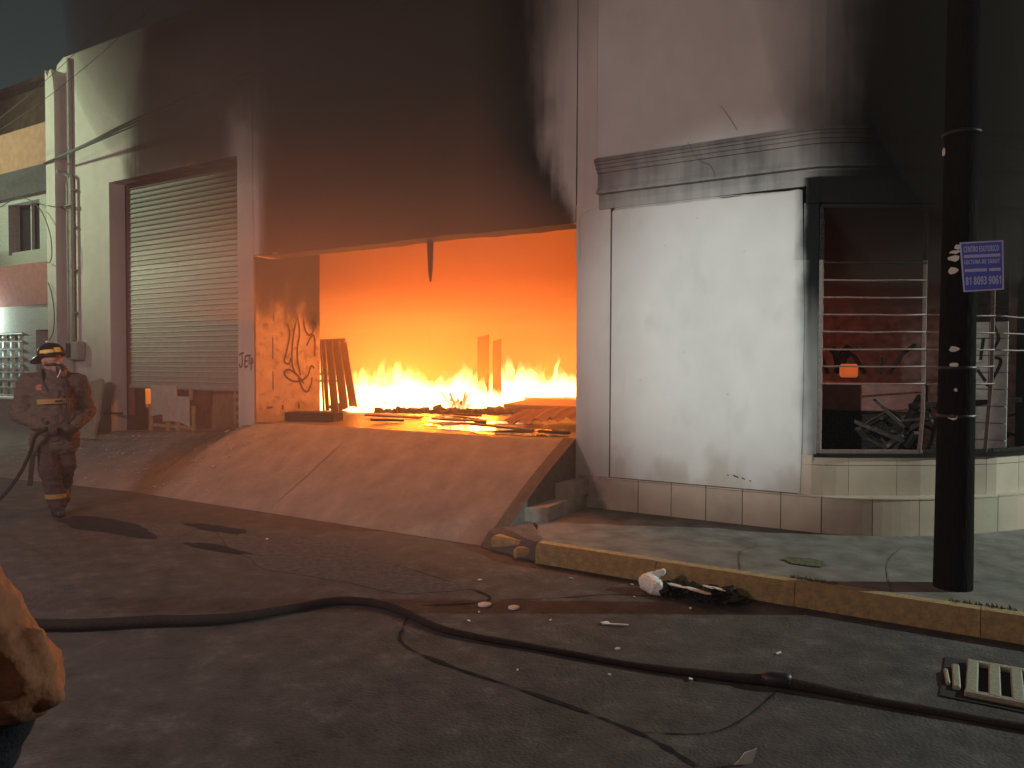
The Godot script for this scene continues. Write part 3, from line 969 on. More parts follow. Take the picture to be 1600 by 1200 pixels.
	quad(st, Vector3(-11.6, -0.004, -0.035), Vector3(-8.73, -0.004, -0.035), Vector3(-8.73, -0.004, -0.020), Vector3(-11.6, -0.004, -0.020))
	quad(st, Vector3(-8.73, -0.004, -0.035), Vector3(-11.6, -0.004, -0.035), Vector3(-11.6, 0.075, -0.035), Vector3(-8.73, 0.075, -0.035))
	st.generate_normals()
	var slat := st.commit()
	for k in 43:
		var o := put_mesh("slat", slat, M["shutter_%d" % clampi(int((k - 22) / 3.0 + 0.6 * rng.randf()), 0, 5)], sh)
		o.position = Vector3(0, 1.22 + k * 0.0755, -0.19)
	st = mb()
	box(st, Vector3(-10.165, 1.205, -0.2), Vector3(2.87, 0.035, 0.05), Basis(), 0.006)
	obj("bottom_rail", st, M.shutter, sh)
	st = mb()
	box(st, Vector3(-10.2, 2.83, -0.245), Vector3(2.96, 3.2, 0.012))
	obj("light_block_plate", st, M.soot, sh)  # plate added behind the slats to block the fire's light
	# pipes and meter box
	st = mb(true)
	tube(st, smooth_path([Vector3(-12.88, 1.9, 0.06), Vector3(-12.88, 3.4, 0.06), Vector3(-12.88, 4.52, 0.06)], 3), 0.025, 8)
	tube(st, smooth_path([Vector3(-12.74, 1.95, 0.07), Vector3(-12.74, 3.4, 0.07), Vector3(-12.74, 4.52, 0.07), Vector3(-12.76, 4.6, 0.08), Vector3(-12.84, 4.66, 0.12), Vector3(-12.93, 4.7, 0.2)], 4), 0.03, 8)
	tube(st, [Vector3(-13.0, 4.14, 0.08), Vector3(-12.7, 4.14, 0.08)], 0.03, 6)
	for y in [2.4, 3.1, 3.8, 4.4]:
		box(st, Vector3(-12.74, y, 0.05), Vector3(0.1, 0.03, 0.07))
	obj("conduit", st, M.grey_wall, t)
	st = mb()
	box(st, Vector3(-12.66, 1.78, 0.08), Vector3(0.34, 0.30, 0.14), Basis(), 0.015)
	obj("meter_box", st, M.grey_wall, t)
	st = mb()
	box(st, Vector3(-12.745, 1.785, 0.152), Vector3(0.13, 0.24, 0.012))
	obj("meter_window", st, M.dark_metal, t)
	uv_origin = Vector2.ZERO
	uv_size = Vector2.ONE

func stroke(st: SurfaceTool, g: Array, w: float, f: Callable, n: Vector3) -> void:
	var p := []
	for q in g: p.append(Vector2(q[0], q[1]))
	p = smooth_path(p, 5) if p.size() > 2 else p
	for i in p.size() - 1:
		var d: Vector2 = (p[i + 1] - p[i]).normalized() * w * 0.4
		var a: Vector2 = p[i] - d
		var b: Vector2 = p[i + 1] + d
		var s := Vector2(-d.y, d.x).normalized() * w
		var lift := n * 0.0004 * (i % 2)
		var q := [f.call(a.x - s.x, a.y - s.y) + lift, f.call(b.x - s.x, b.y - s.y) + lift, f.call(b.x + s.x, b.y + s.y) + lift, f.call(a.x + s.x, a.y + s.y) + lift]
		_face(st, q, n)

# ------------------------------------------------------------------ the burning hall
func hall() -> void:
	var st := mb()
	box(st, Vector3(-12.0, 0.59, -10.6), Vector3(20.0, 0.4, 18.8))
	box(st, Vector3(-5.2, 0.59, -0.62), Vector3(6.42, 0.4, 1.18))
	var floor_ := struct("hall_floor", st, M.wet, "wet concrete floor of the burning hall")
	st = mb()
	quad(st, Vector3(-11.85, 0.50, -0.02), Vector3(-8.7, 0.64, -0.02), Vector3(-8.7, 0.64, -1.22), Vector3(-11.85, 0.50, -1.22))
	obj("garage_floor", st, M.ramp, floor_)
	# raised puddle sheets
	for e in [[-5.2, -0.9, 0.9, 0.35], [-6.0, -1.7, 0.7, 0.3], [-4.6, -0.5, 0.6, 0.2], [-6.7, -2.3, 0.6, 0.2]]:
		st = mb()
		var edge := []
		for k in 30:
			var a := TAU * k / 30.0
			var r: float = 1.0 + 0.6 * noise.get_noise_2d(cos(a) * 90 + e[0] * 200, sin(a) * 90)
			edge.append(Vector2(e[0] + cos(a) * e[2] * r, e[1] + sin(a) * e[3] * r))
		slab(st, edge, -0.002, 0.0, Transform3D(Basis(Vector3.RIGHT, Vector3.BACK, Vector3.DOWN), Vector3(0, 0.795, 0)))
		obj("puddle", st, M.puddle, floor_)
	var t := thing("hall_shell", "sooty inner walls and roof of the burning hall seen through the doorway", "hall interior")
	st = mb()
	box(st, Vector3(-12.0, 3.5, -20.1), Vector3(20.0, 6.4, 0.2))
	obj("back_wall", st, M.hall, t)
	st = mb()
	box(st, Vector3(-21.1, 3.5, -10.1), Vector3(0.2, 6.4, 20.2))
	obj("side_wall", st, M.hall, t)
	st = mb()
	box(st, Vector3(-3.15, 3.2, -5.2), Vector3(0.16, 5.6, 9.7))
	obj("side_wall", st, M.hall, t)
	st = mb()
	box(st, Vector3(-2.5, 3.5, -15.1), Vector3(1.4, 6.4, 10.2))
	obj("side_wall", st, M.hall, t)
	st = mb()
	box(st, Vector3(-11.6, 6.55, -10.2), Vector3(19.2, 0.12, 19.8))
	obj("roof_slab", st, M.soot, t)
	st = mb()
	box(st, Vector3(-16.4, 3.5, -0.42), Vector3(9.4, 6.4, 0.2))
	obj("inner_wall", st, M.hall, t)

# ------------------------------------------------------------------ corner shop
func corner_building() -> void:
	var t := thing("corner_building", "pale corner shop with moulded cornice, scorched round its curved barred window", "building")
	uv_size = Vector2(BW, 7.0)
	var inner := []
	for p in [Vector2(-3.305, 0.0), Vector2(-1.6, 0.0), Vector2(-1.27, -0.005), Vector2(-1.05, -0.11), Vector2(-0.46, -0.50), Vector2(0.06, -0.94), Vector2(0.42, -1.5), Vector2(0.56, -2.2), Vector2(0.62, -3.2), Vector2(0.63, -12.0)]:
		inner.append(p)
	var up := inner.duplicate()
	var s_win := 2.055
	var st := mb()
	ribbon(st, up, 0.0, 7.2, 3.6, 9.0, 0.085, 0.3)
	obj("upper_wall", st, M.corner, t)
	st = mb()
	ribbon(st, up, 0.0, s_win - 0.10, 3.128, 3.6, 0.03, 0.3)
	ribbon(st, up, s_win - 0.10, 7.2, 2.98, 3.6, 0.03, 0.3)
	obj("head_wall", st, M.corner, t)
	# white rendered panel
	st = mb()
	var pe := [Vector2(-3.172, 0.475), Vector2(-1.372, 0.475), Vector2(-1.36, 1.0), Vector2(-1.355, 2.0), Vector2(-1.385, 3.10)]
	for k in 20: 
		var x := lerpf(-1.42, -3.15, k / 19.0)
		pe.append(Vector2(x, 3.112 + 0.014 * noise.get_noise_1d(k * 77)))
	pe.append(Vector2(-3.168, 3.09))
	# panel uses metres from the wall's edge, like the ribbons
	uv_origin = Vector2(-3.305, 0)
	slab(st, pe, -0.28, 0.012)
	obj("render_panel", st, M.corner, t)
	st = mb()
	slab(st, [Vector2(-1.36, 0.48), Vector2(-1.25, 0.82), Vector2(-1.25, 2.99), Vector2(-1.372, 2.99), Vector2(-1.36, 1.4)], -0.26, -0.004)
	obj("window_jamb", st, M.corner, t)
	st = mb()
	slab(st, [Vector2(-3.14, 3.112), Vector2(-2.6, 3.108), Vector2(-2.0, 3.115), Vector2(-1.6, 3.11), Vector2(-2.2, 3.128), Vector2(-3.14, 3.13)], 0.0, 0.02)
	obj("plaster_ridge", st, M.corner, t)
	st = mb()
	for g in [[-1.93, 0.58, 0.05, 0.012], [-1.86, 0.565, 0.03, 0.01], [-2.0, 0.585, 0.012, 0.01], [-1.80, 0.55, 0.02, 0.008], [-2.62, 2.72, 0.012, 0.004]]:
		box(st, Vector3(g[0], g[1], 0.013), Vector3(g[2], g[3], 0.004), Basis(Vector3.BACK, -0.35))
	obj("wall_chip", st, M.paint_worn, t).set_meta("kind", "stuff")
	uv_origin = Vector2.ZERO
	st = mb()
	for k in 12:
		var s0 := rng.randf_range(0.003, 0.007)
		box(st, Vector3(rng.randf_range(-3.1, -1.45), rng.randf_range(0.6, 3.0), 0.0125), Vector3(s0, s0 * rng.randf_range(0.5, 2.5), 0.003), Basis(Vector3.BACK, rng.randf() * 3))
	obj("nail_hole", st, M.paint_worn, t).set_meta("kind", "stuff")
	# cornice: courses of moulding
	var cn := Node3D.new()
	cn.name = "cornice"
	t.add_child(cn)
	for c in [[3.268, 3.292, 0.105, 0.0], [3.292, 3.335, 0.085, 0.02], [3.335, 3.47, 0.06, 0.0], [3.47, 3.505, 0.085, -0.01], [3.505, 3.54, 0.115, 0.0], [3.54, 3.565, 0.135, 0.0], [3.565, 3.60, 0.155, 0.02]]:
		st = mb()
		ribbon(st, up, 0.0, 6.6, c[0], c[1], c[2], 0.2, 0, c[3])
		obj("moulding", st, M.corner, cn)
	st = mb()
	for g in [[[-2.36, 3.62], [-2.33, 3.57], [-2.31, 3.51]], [[-2.31, 3.50], [-2.25, 3.44], [-2.17, 3.40], [-2.13, 3.33], [-2.12, 3.28]], [[-2.08, 3.92], [-2.0, 3.80], [-1.93, 3.68]]]:
		stroke(st, g, 0.0018, func(x, y): return Vector3(x, y, 0.158 if y > 3.5 and y < 3.63 else (0.112 if y < 3.6 else 0.088)), Vector3.BACK)
	obj("crack", st, M.paint_worn, t).set_meta("kind", "stuff")
	# tiled plinth along the pavement: a backing and a row of tiles
	var pl := smooth_path(CORNER, 5)
	st = mb()
	ribbon(st, pl, 0.0, 6.0, 0.12, 0.462, 0.0, 0.5)
	obj("plinth_core", st, M.grout, t)
	var s := 0.05
	var kk := 0
	while s < 5.6:
		var l := 0.335 if kk < 6 else 0.40
		st = mb()
		var dy := 0.004 * noise.get_noise_1d(kk * 57)
		ribbon(st, pl, s, s + l - 0.007, 0.135 + dy, 0.452 + dy, 0.014 + dy * 0.6, 0.02, 5, 0.002)
		obj("plinth_tile", st, M.tile if kk % 3 else M.tile_b, t)
		st = mb()
		ribbon(st, pl, s, s + l - 0.007, 0.456, 0.468, 0.016, 0.42, 5)
		obj("ledge_tile", st, M.tile_b if kk % 3 else M.tile, t)
		s += l
		kk += 1
	# tiled wall under the window
	st = mb()
	ribbon(st, up, s_win - 0.14, 7.2, 0.40, 0.80, -0.012, 0.2)
	obj("sill_wall", st, M.grout, t)
	s = s_win - 0.14
	kk = 0
	while s < 6.0:
		var l := 0.42
		for r in [[0.468, 0.728], [0.733, 0.812]]:
			st = mb()
			ribbon(st, up, s, s + l - 0.004, r[0], r[1], 0.004 + 0.002 * noise.get_noise_1d(kk * 33), 0.016, 4)
			obj("wall_tile", st, M.tile if (kk + int(r[0] * 10)) % 3 else M.tile_b, t)
		s += l
		kk += 1
	st = mb()
	ribbon(st, up, s_win - 0.02, 6.5, 0.80, 0.826, 0.02, 0.26)
	obj("window_sill", st, M.soot, t)
	# barred window
	var w := Node3D.new()
	w.name = "barred_window"
	t.add_child(w)
	var P := func(s_: float, y: float, off := -0.05) -> Vector3:
		var a := plan_at(inner, s_)
		return Vector3(a[0].x + a[1].x * off, y, a[0].y + a[1].y * off)
	st = mb()
	ribbon(st, up, 4.62, 7.2, 0.79, 3.0, 0.0, 0.25)
	obj("side_street_wall", st, M.soot, t)
	var posts := [s_win + 0.03, 3.01, 3.69, 4.36]
	for k in posts.size():
		st = mb()
		var q: float = posts[k]
		var wd := 0.055 if k == 0 else 0.032
		if k == 1:
			bar(st, P.call(q, 2.5), P.call(q, 1.18), wd, wd, Vector3.RIGHT, 0.004)
			bar(st, P.call(q, 1.18), P.call(q - 0.035, 0.83), wd, wd, Vector3.RIGHT, 0.004)
		elif k == 2:
			bar(st, P.call(q, 2.5), P.call(q, 1.5), wd, wd, Vector3.RIGHT, 0.004)
			bar(st, P.call(q, 1.5), P.call(q - 0.07, 0.83), wd, wd, Vector3.RIGHT, 0.004)
		else:
			bar(st, P.call(q, 2.5), P.call(q, 0.83), wd, wd, Vector3.RIGHT, 0.004)
		obj("mullion", st, M.frame, w)
		st = mb()
		bar(st, P.call(q, 2.96), P.call(q, 2.5), wd, wd, Vector3.RIGHT, 0.004)
		obj("mullion_top", st, M.char, w)
	for k in posts.size() - 1:
		st = mb()
		bar(st, P.call(posts[k], 0.842), P.call(posts[k + 1], 0.842), 0.04, 0.035, Vector3.UP, 0.004)
		obj("rail", st, M.frame if k < 1 else M.char, w)
		st = mb()
		bar(st, P.call(posts[k], 2.965), P.call(posts[k + 1], 2.965), 0.04, 0.03, Vector3.UP, 0.004)
		obj("rail", st, M.char, w)
		for j in 8:
			var y := 1.435 + j * 0.149
			if k >= 1 and j > 4: continue
			if k == 2 and j < 2: continue
			var nn := 4
			st = mb(true)
			var pts := []
			for e in nn + 1:
				var a: Vector3 = P.call(posts[k], y, -0.03)
				var b: Vector3 = P.call(posts[k + 1], y, -0.03)
				pts.append(a.lerp(b, float(e) / nn) + Vector3(0, 0.007 * noise.get_noise_2d(e * 90, j * 70 + k * 30) - 0.004 * sin(PI * e / nn), 0))
			tube(st, pts, 0.0085, 6)
			obj("bar", st, M.char if j == 7 else M.frame, w)
	uv_size = Vector2.ONE

# ------------------------------------------------------------------ flats at the far end
func neighbour() -> void:
	var t := thing("apartment_building", "low flats in orange and red bands with barred ground floor window", "building")
	var st := mb()
	box(st, Vector3(-18.7, 5.3, -0.6), Vector3(10.6, 0.7, 1.26))
	obj("parapet", st, M.orange_wall, t)
	st = mb()
	box(st, Vector3(-18.7, 4.72, -0.55), Vector3(10.6, 0.46, 1.2))
	obj("shaded_slab_band", st, M.shade_band, t)  # overhang's shadow put into the slab band's dark colour
	st = mb()
	slab(st, [Vector2(-24, 3.3), Vector2(-13.45, 3.3), Vector2(-13.45, 4.49), Vector2(-24, 4.49), Vector2(-24, 4.40), Vector2(-14.98, 4.40), Vector2(-13.92, 4.40), Vector2(-13.92, 3.5), Vector2(-14.98, 3.5), Vector2(-14.98, 4.395), Vector2(-24, 4.395)], -0.3, -0.02)
	obj("upper_wall", st, M.grey_wall, t)
	st = mb()
	box(st, Vector3(-18.7, 2.94, -0.5), Vector3(10.6, 0.72, 1.12))
	obj("red_band", st, M.red_wall, t)
	st = mb()
	slab(st, [Vector2(-24, 0.1), Vector2(-14.95, 0.1), Vector2(-14.95, 0.95), Vector2(-24, 0.95)], -0.3, 0.0)
	slab(st, [Vector2(-24, 0.95), Vector2(-16.1, 0.95), Vector2(-16.1, 2.58), Vector2(-24, 2.58)], -0.3, 0.0)
	slab(st, [Vector2(-14.47, 0.1), Vector2(-14.05, 0.1), Vector2(-14.05, 2.15), Vector2(-13.3, 2.15), Vector2(-13.3, 2.58), Vector2(-16.1, 2.58), Vector2(-16.1, 2.12), Vector2(-14.47, 2.12)], -0.3, 0.0)
	slab(st, rect(-14.951, -14.47, 0.1, 0.95), -0.3, 0.0)
	obj("lower_wall", st, M.grey_wall, t)
	# upper window
	var w := Node3D.new()
	w.name = "upper_window"
	t.add_child(w)
	st = mb()
	box(st, Vector3(-14.45, 3.95, -0.22), Vector3(1.06, 0.9, 0.02))
	obj("pane", st, M.glass_dark, w)
	st = mb()
	for x in [-14.96, -14.45, -13.94]: box(st, Vector3(x, 3.95, -0.17), Vector3(0.04, 0.9, 0.05))
	box(st, Vector3(-14.45, 3.53, -0.14), Vector3(1.06, 0.05, 0.16))
	obj("frame", st, M.grey_wall, w)
	# ground floor window with bars, a lit room painted as its pale pane
	w = Node3D.new()
	w.name = "barred_window"
	t.add_child(w)
	st = mb()
	box(st, Vector3(-15.28, 1.53, -0.22), Vector3(1.66, 1.2, 0.02))
	obj("pane", st, M.lit_room_glass, w)
	for k in 9:
		st = mb()
		box(st, Vector3(-15.28, 1.0 + k * 0.137, 0.02), Vector3(1.66, 0.022, 0.03))
		obj("bar", st, M.metal, w)
	for k in 6:
		st = mb()
		box(st, Vector3(-15.98 + k * 0.29, 1.53, -0.12), Vector3(0.05, 1.18, 0.06))
		obj("mullion", st, M.chalk, w)
	st = mb()
	box(st, Vector3(-15.28, 0.95, 0.03), Vector3(1.7, 0.05, 0.14), Basis(), 0.008)
	obj("sill", st, M.chalk, w)
	st = mb()
	box(st, Vector3(-13.7, 1.2, -0.25), Vector3(0.7, 1.9, 0.06))
	obj("door", st, M.dark_metal, t)
	st = mb()
	box(st, Vector3(-19.0, 3.0, -1.4), Vector3(10.4, 5.6, 1.4))
	obj("rear_block", st, M.grey_wall, t)

# ------------------------------------------------------------------ flames
func tongue(st: SurfaceTool, at: Vector3, r: float, h: float, sd: float, a0: float) -> void:
	var rings := 7
	var sides := 8
	var P := []
	for i in rings + 1:
		var t := float(i) / rings
		var rr := r * (0.75 + 0.6 * t) * pow(1.0 - t, 0.75) * (1.0 if i else 0.7)
		var c := at + Vector3(noise.get_noise_2d(t * 70 + sd, sd * 3.0) * 0.35 * h * t, t * h, noise.get_noise_2d(sd * 5.0, t * 70 + sd) * 0.35 * h * t)
		var ring := []
		for k in sides:
			var a := TAU * k / sides
			var q := rr * (1.0 + 0.5 * noise.get_noise_3d(cos(a) * 60 + sd * 7, sin(a) * 60, t * 90 + sd))
			ring.append(c + Vector3(cos(a) * q, 0, -sin(a) * q))
		P.append(ring)
	for i in rings:
		for k in sides:
			var l := (k + 1) % sides
			for e in [[i, k], [i + 1, l], [i, l], [i, k], [i + 1, k], [i + 1, l]]:
				var t := float(e[0]) / rings
				st.set_color(Color(1, 1, 1, a0 * clampf(pow(1.0 - t, 1.3) * 1.25, 0.02, 1.0)))
				st.add_vertex(P[e[0]][e[1]])

func in_poly(poly: Array) -> Vector2:
	var lo: Vector2 = poly[0]
	var hi: Vector2 = poly[0]
	for p in poly:
		lo = lo.min(p)
		hi = hi.max(p)
	for k in 200:
		var q := Vector2(rng.randf_range(lo.x, hi.x), rng.randf_range(lo.y, hi.y))
		if Geometry2D.is_point_in_polygon(q, PackedVector2Array(poly)): return q
	return poly[0]

const FIRE_FRONT := [Vector2(-8.75, -2.5), Vector2(-8.0, -3.1), Vector2(-7.1, -3.3), Vector2(-7.0, -4.4), Vector2(-8.2, -6.2), Vector2(-12.5, -6.2), Vector2(-11.8, -3.5), Vector2(-10.0, -2.6)]
const FIRE_REAR := [Vector2(-9.6, -8.7), Vector2(-8.4, -9.8), Vector2(-7.2, -10.6), Vector2(-8.6, -12.0), Vector2(-11.5, -10.8)]

func fire() -> void:
	var fl := flame_material(lin(1.0, 0.45, 0.15), 11.0)
	for f in [["flames", FIRE_FRONT, 420, 0.80, "bank of white hot flames across the near half of the hall floor"], ["flames", FIRE_REAR, 190, 0.95, "smaller bank of flames deep in the hall by the right pillar"]]:
		var st := SurfaceTool.new()
		st.begin(Mesh.PRIMITIVE_TRIANGLES)
		st.set_smooth_group(0)
		for k in f[2]:
			var q := in_poly(f[1])
			var clump := 0.5 + 0.5 * noise.get_noise_2d(q.x * 55 + 300, q.y * 55)
			clump = smoothstep(0.30, 0.72, clump)
			if clump < 0.12 and rng.randf() < 0.75: continue
			var h: float = (rng.randf_range(0.2, 0.4) + clump * clump * rng.randf_range(0.1, 0.6)) * f[3] * 1.1
			tongue(st, Vector3(q.x, 0.78, q.y), rng.randf_range(0.12, 0.34) * (0.6 + 0.6 * clump), h, rng.randf() * 500, rng.randf_range(0.12, 0.42))
		for k in int(f[2] * 0.05):
			var q := in_poly(f[1])
			tongue(st, Vector3(q.x, 0.78 + rng.randf_range(0.0, 0.5), q.y), rng.randf_range(0.06, 0.16), rng.randf_range(0.4, 0.8) * f[3], rng.randf() * 500, rng.randf_range(0.12, 0.3))
		for k in int(f[2] * 0.35):
			var q := in_poly(f[1])
			tongue(st, Vector3(q.x, 0.78, q.y), rng.randf_range(0.2, 0.42), rng.randf_range(0.16, 0.42), rng.randf() * 500, 0.85)
		st.generate_normals()
		tag(put_mesh(f[0], st.commit(), fl), f[4], "fire", "", "stuff")
	var c := lin(1.0, 0.20, 0.010)
	for p in [[Vector3(-8.3, 1.12, -3.5), 28.0, 0.3], [Vector3(-9.4, 1.15, -4.2), 26.0, 0.3], [Vector3(-10.9, 1.2, -4.9), 23.0, 0.3], [Vector3(-7.5, 1.12, -4.0), 28.0, 0.3], [Vector3(-8.3, 1.3, -10.2), 24.0, 0.35], [Vector3(-9.8, 1.35, -10.6), 22.0, 0.35]]:
		omni("fire_light", p[0], c, p[1], p[2])
	# added flames above the lintel, out of view, to light the ramp
	var added_roof_fire := SurfaceTool.new()
	added_roof_fire.begin(Mesh.PRIMITIVE_TRIANGLES)
	added_roof_fire.set_smooth_group(0)
	for k in 60:
		var q := Vector3(rng.randf_range(-8.2, -4.4), rng.randf_range(4.65, 5.2), rng.randf_range(-3.6, -1.6))
		tongue(added_roof_fire, q, rng.randf_range(0.2, 0.4), rng.randf_range(0.4, 0.8), rng.randf() * 500, rng.randf_range(0.3, 0.6))
	added_roof_fire.generate_normals()
	tag(put_mesh("flames", added_roof_fire.commit(), fl), "added flames under the roof above the lintel, out of view, to light the ramp", "fire", "", "stuff")
	for p in [[Vector3(-7.4, 4.5, -1.9), 13.0], [Vector3(-5.0, 4.5, -1.9), 14.0]]:
		omni("fire_light", p[0], c, p[1], 0.9)  # lights added under the roof to reach the ramp
	# rubble in front of and between the flames
	var st := mb()
	for k in 330:
		var a := rng.randf()
		var e := Vector2(-9.1, -2.5).lerp(Vector2(-6.85, -3.25), a) + Vector2(rng.randf_range(-0.25, 0.25), rng.randf_range(-0.12, 0.2))
		if k > 200: e = Vector2(-6.8, -3.2).lerp(Vector2(-7.0, -4.9), rng.randf()) + Vector2(rng.randf_range(-0.2, 0.3), rng.randf_range(-0.2, 0.2))
		var s := Vector3(rng.randf_range(0.04, 0.2), rng.randf_range(0.02, 0.10), rng.randf_range(0.04, 0.14))
		box(st, Vector3(e.x, 0.79 + s.y * 0.3, e.y), s, Basis.from_euler(Vector3(rng.randf_range(-0.4, 0.4), rng.randf() * 3, rng.randf_range(-0.4, 0.4))), 0.01)
	tag(obj("rubble", st, M.char), "dark burnt rubble along the front edge of the flames", "rubble", "", "stuff")
	st = mb()
	for k in 90:
		var q := in_poly(FIRE_FRONT)
		var sz := Vector3(rng.randf_range(0.05, 0.35), rng.randf_range(0.03, 0.10), rng.randf_range(0.04, 0.2))
		box(st, Vector3(q.x, 0.80 + rng.randf_range(0.0, 0.06), minf(q.y + 0.5, -2.5)), sz, Basis.from_euler(Vector3(rng.randf_range(-0.6, 0.6), rng.randf() * 3, rng.randf_range(-0.7, 0.7))), 0.008)
	tag(obj("embers_debris", st, M.char), "broken charred pieces lying among the near flames", "debris", "", "stuff")
	# a burnt shrubby tangle of wire and wood in the flames
	var t := thing("burnt_tangle", "burnt tangle of wire and sticks standing in front of the flames", "wreckage")
	st = mb(true)
	for k in 26:
		var a := Vector3(-7.45 + rng.randf_range(-0.12, 0.12), 0.8, -3.35 + rng.randf_range(-0.1, 0.1))
		var b := a + Vector3(rng.randf_range(-0.24, 0.24), rng.randf_range(0.1, 0.34), rng.randf_range(-0.15, 0.15))
		tube(st, [a, a.lerp(b, 0.5) + Vector3(rng.randf_range(-0.05, 0.05), 0.02, 0), b], rng.randf_range(0.008, 0.022), 5)
	obj("wire", st, M.char, t)
	# two burnt posts standing behind the flames
	for p in [[Vector3(-8.0, 0.78, -4.9), 0.19, 1.30, "wider burnt post, first of two standing behind the flames"], [Vector3(-7.66, 0.78, -4.85), 0.15, 1.22, "slimmer burnt post with crumbled top, second of two behind the flames"]]:
		st = mb()
		var prof := []
		var w: float = p[1]
		var h: float = p[2]
		for k in 9: prof.append(Vector2(-w / 2 + 0.02 * noise.get_noise_2d(k * 60, w * 900), h * k / 8.0))
		for k in 9: prof.append(Vector2(w / 2 + 0.02 * noise.get_noise_2d(k * 60, w * 500), h * (8 - k) / 8.0 + (0.05 if k == 0 else 0.0)))
		slab(st, prof, -w / 2, w / 2, Transform3D(Basis(Vector3.UP, 0.5), p[0]))
		tag(obj("burnt_post", st, M.post), p[3], "post", "burnt posts in the hall")
		get_child(get_child_count() - 1).name = "burnt_post" if w > 0.17 else "burnt_post_001"
	# hanging strip under the lintel
	st = mb()
	slab(st, [Vector2(-5.62, 3.08), Vector2(-5.54, 3.08), Vector2(-5.55, 2.7), Vector2(-5.575, 2.55), Vector2(-5.60, 2.68)], -0.2, -0.17)
	tag(obj("hanging_strip", st, M.char), "thin charred strip hanging below the doorway lintel", "strip")
	# pallet of loose boards propped by the side wall
	t = thing("wooden_pallet", "charred wooden pallet of upright boards propped beside the graffiti wall", "pallet", Vector3(-9.35, 0.79, -2.3))
	var n := 12
	for k in n:
		var x := -0.55 + k * 0.107
		var tilt := deg_to_rad(lerpf(2.0, 15.0, k / float(n - 1)))
		st = mb()
		var wd := 0.085 if k > 4 else 0.04
		if k == 8 or k == 9: wd = 0.1
		box(st, Vector3(0, 0.6, 0), Vector3(wd, 1.2 - 0.01 * (k % 3), 0.022), Basis(), 0.004)
		var o := obj("board", st, M.wood, t)
		o.position = Vector3(x, 0, 0.02 * (k % 2))
		o.rotation = Vector3(-0.06, 0, tilt)
	for y in [1.14, 0.62, 0.50]:
		st = mb()
		var big: bool = y > 1.0
		box(st, Vector3(-0.26 if big else -0.24, y, -0.06 * y - 0.035), Vector3(1.1 if big else 0.95, 0.13 if big else 0.035, 0.04), Basis(Vector3.BACK, 0.02), 0.005)
		obj("crossbar", st, M.wood, t)
	# things on the floor before the fire
	st = mb()
	box(st, Vector3(-7.95, 0.85, -0.62), Vector3(0.72, 0.13, 0.34), Basis(Vector3.UP, 0.35), 0.01)
	tag(obj("charred_timber", st, M.char), "thick charred timber lying at the foot of the graffiti wall", "timber")
	t = thing("corrugated_sheet", "rusty corrugated sheet lying on the hall floor by the right pillar", "metal sheet", Vector3(-4.35, 0.86, -1.55), 0.12)
	st = mb(true)
	grid(st, 36, 10, func(u, v): return Vector3(lerpf(-0.8, 1.1, u), 0.04 * sin(u * 60.0) + 0.10 * sin(v * PI) + 0.18 * u, lerpf(0.5, -0.9, v) + 0.1 * noise.get_noise_1d(u * 400) * (1 if v < 0.01 else 0)))
	obj("sheet", st, M.rust, t)
	st = mb()
	box(st, Vector3(-5.1, 0.97, -3.6), Vector3(2.6, 0.05, 1.0), Basis(Vector3(0, 1, 0), 0.05) * Basis(Vector3.RIGHT, 0.05), 0.008)
	tag(obj("fallen_panel", st, M.board_b), "long flat panel fallen on rubble before the rear flames", "panel")
	for p in [[-7.35, -1.6, 0.9, 0.12, 0.2, "long burnt plank nearest the pallet on the hall floor"], [-6.6, -2.4, 0.6, 0.09, -0.3, "burnt plank lying just before the rubble"], [-6.1, -1.5, 0.75, 0.14, 0.5, "wide burnt plank in the middle of the wet floor"], [-5.5, -2.3, 0.5, 0.07, -0.1, "narrow burnt plank beside the corrugated sheet"], [-5.0, -0.85, 0.8, 0.11, 0.25, "burnt plank lying in the puddle near the ramp edge"], [-4.6, -2.6, 0.7, 0.16, 0.0, "broad burnt plank behind the corrugated sheet"], [-6.9, -0.95, 0.45, 0.06, 0.9, "short burnt plank turned towards the ramp"], [-5.75, -2.9, 0.95, 0.1, 0.12, "longest burnt plank before the fallen panel"], [-4.15, -0.6, 0.5, 0.09, -0.4, "short burnt plank at the foot of the pale pillar"]]:
		st = mb()
		box(st, Vector3.ZERO, Vector3(p[2], 0.028, p[3]), Basis(), 0.004)
		var o := obj("plank", st, M.wood if p[3] > 0.1 else M.char)
		o.position = Vector3(p[0], 0.825, p[1])
		o.rotation = Vector3(rng.randf_range(-0.1, 0.1), p[4], rng.randf_range(-0.07, 0.07))
		tag(o, p[5], "plank", "burnt planks on the hall floor")

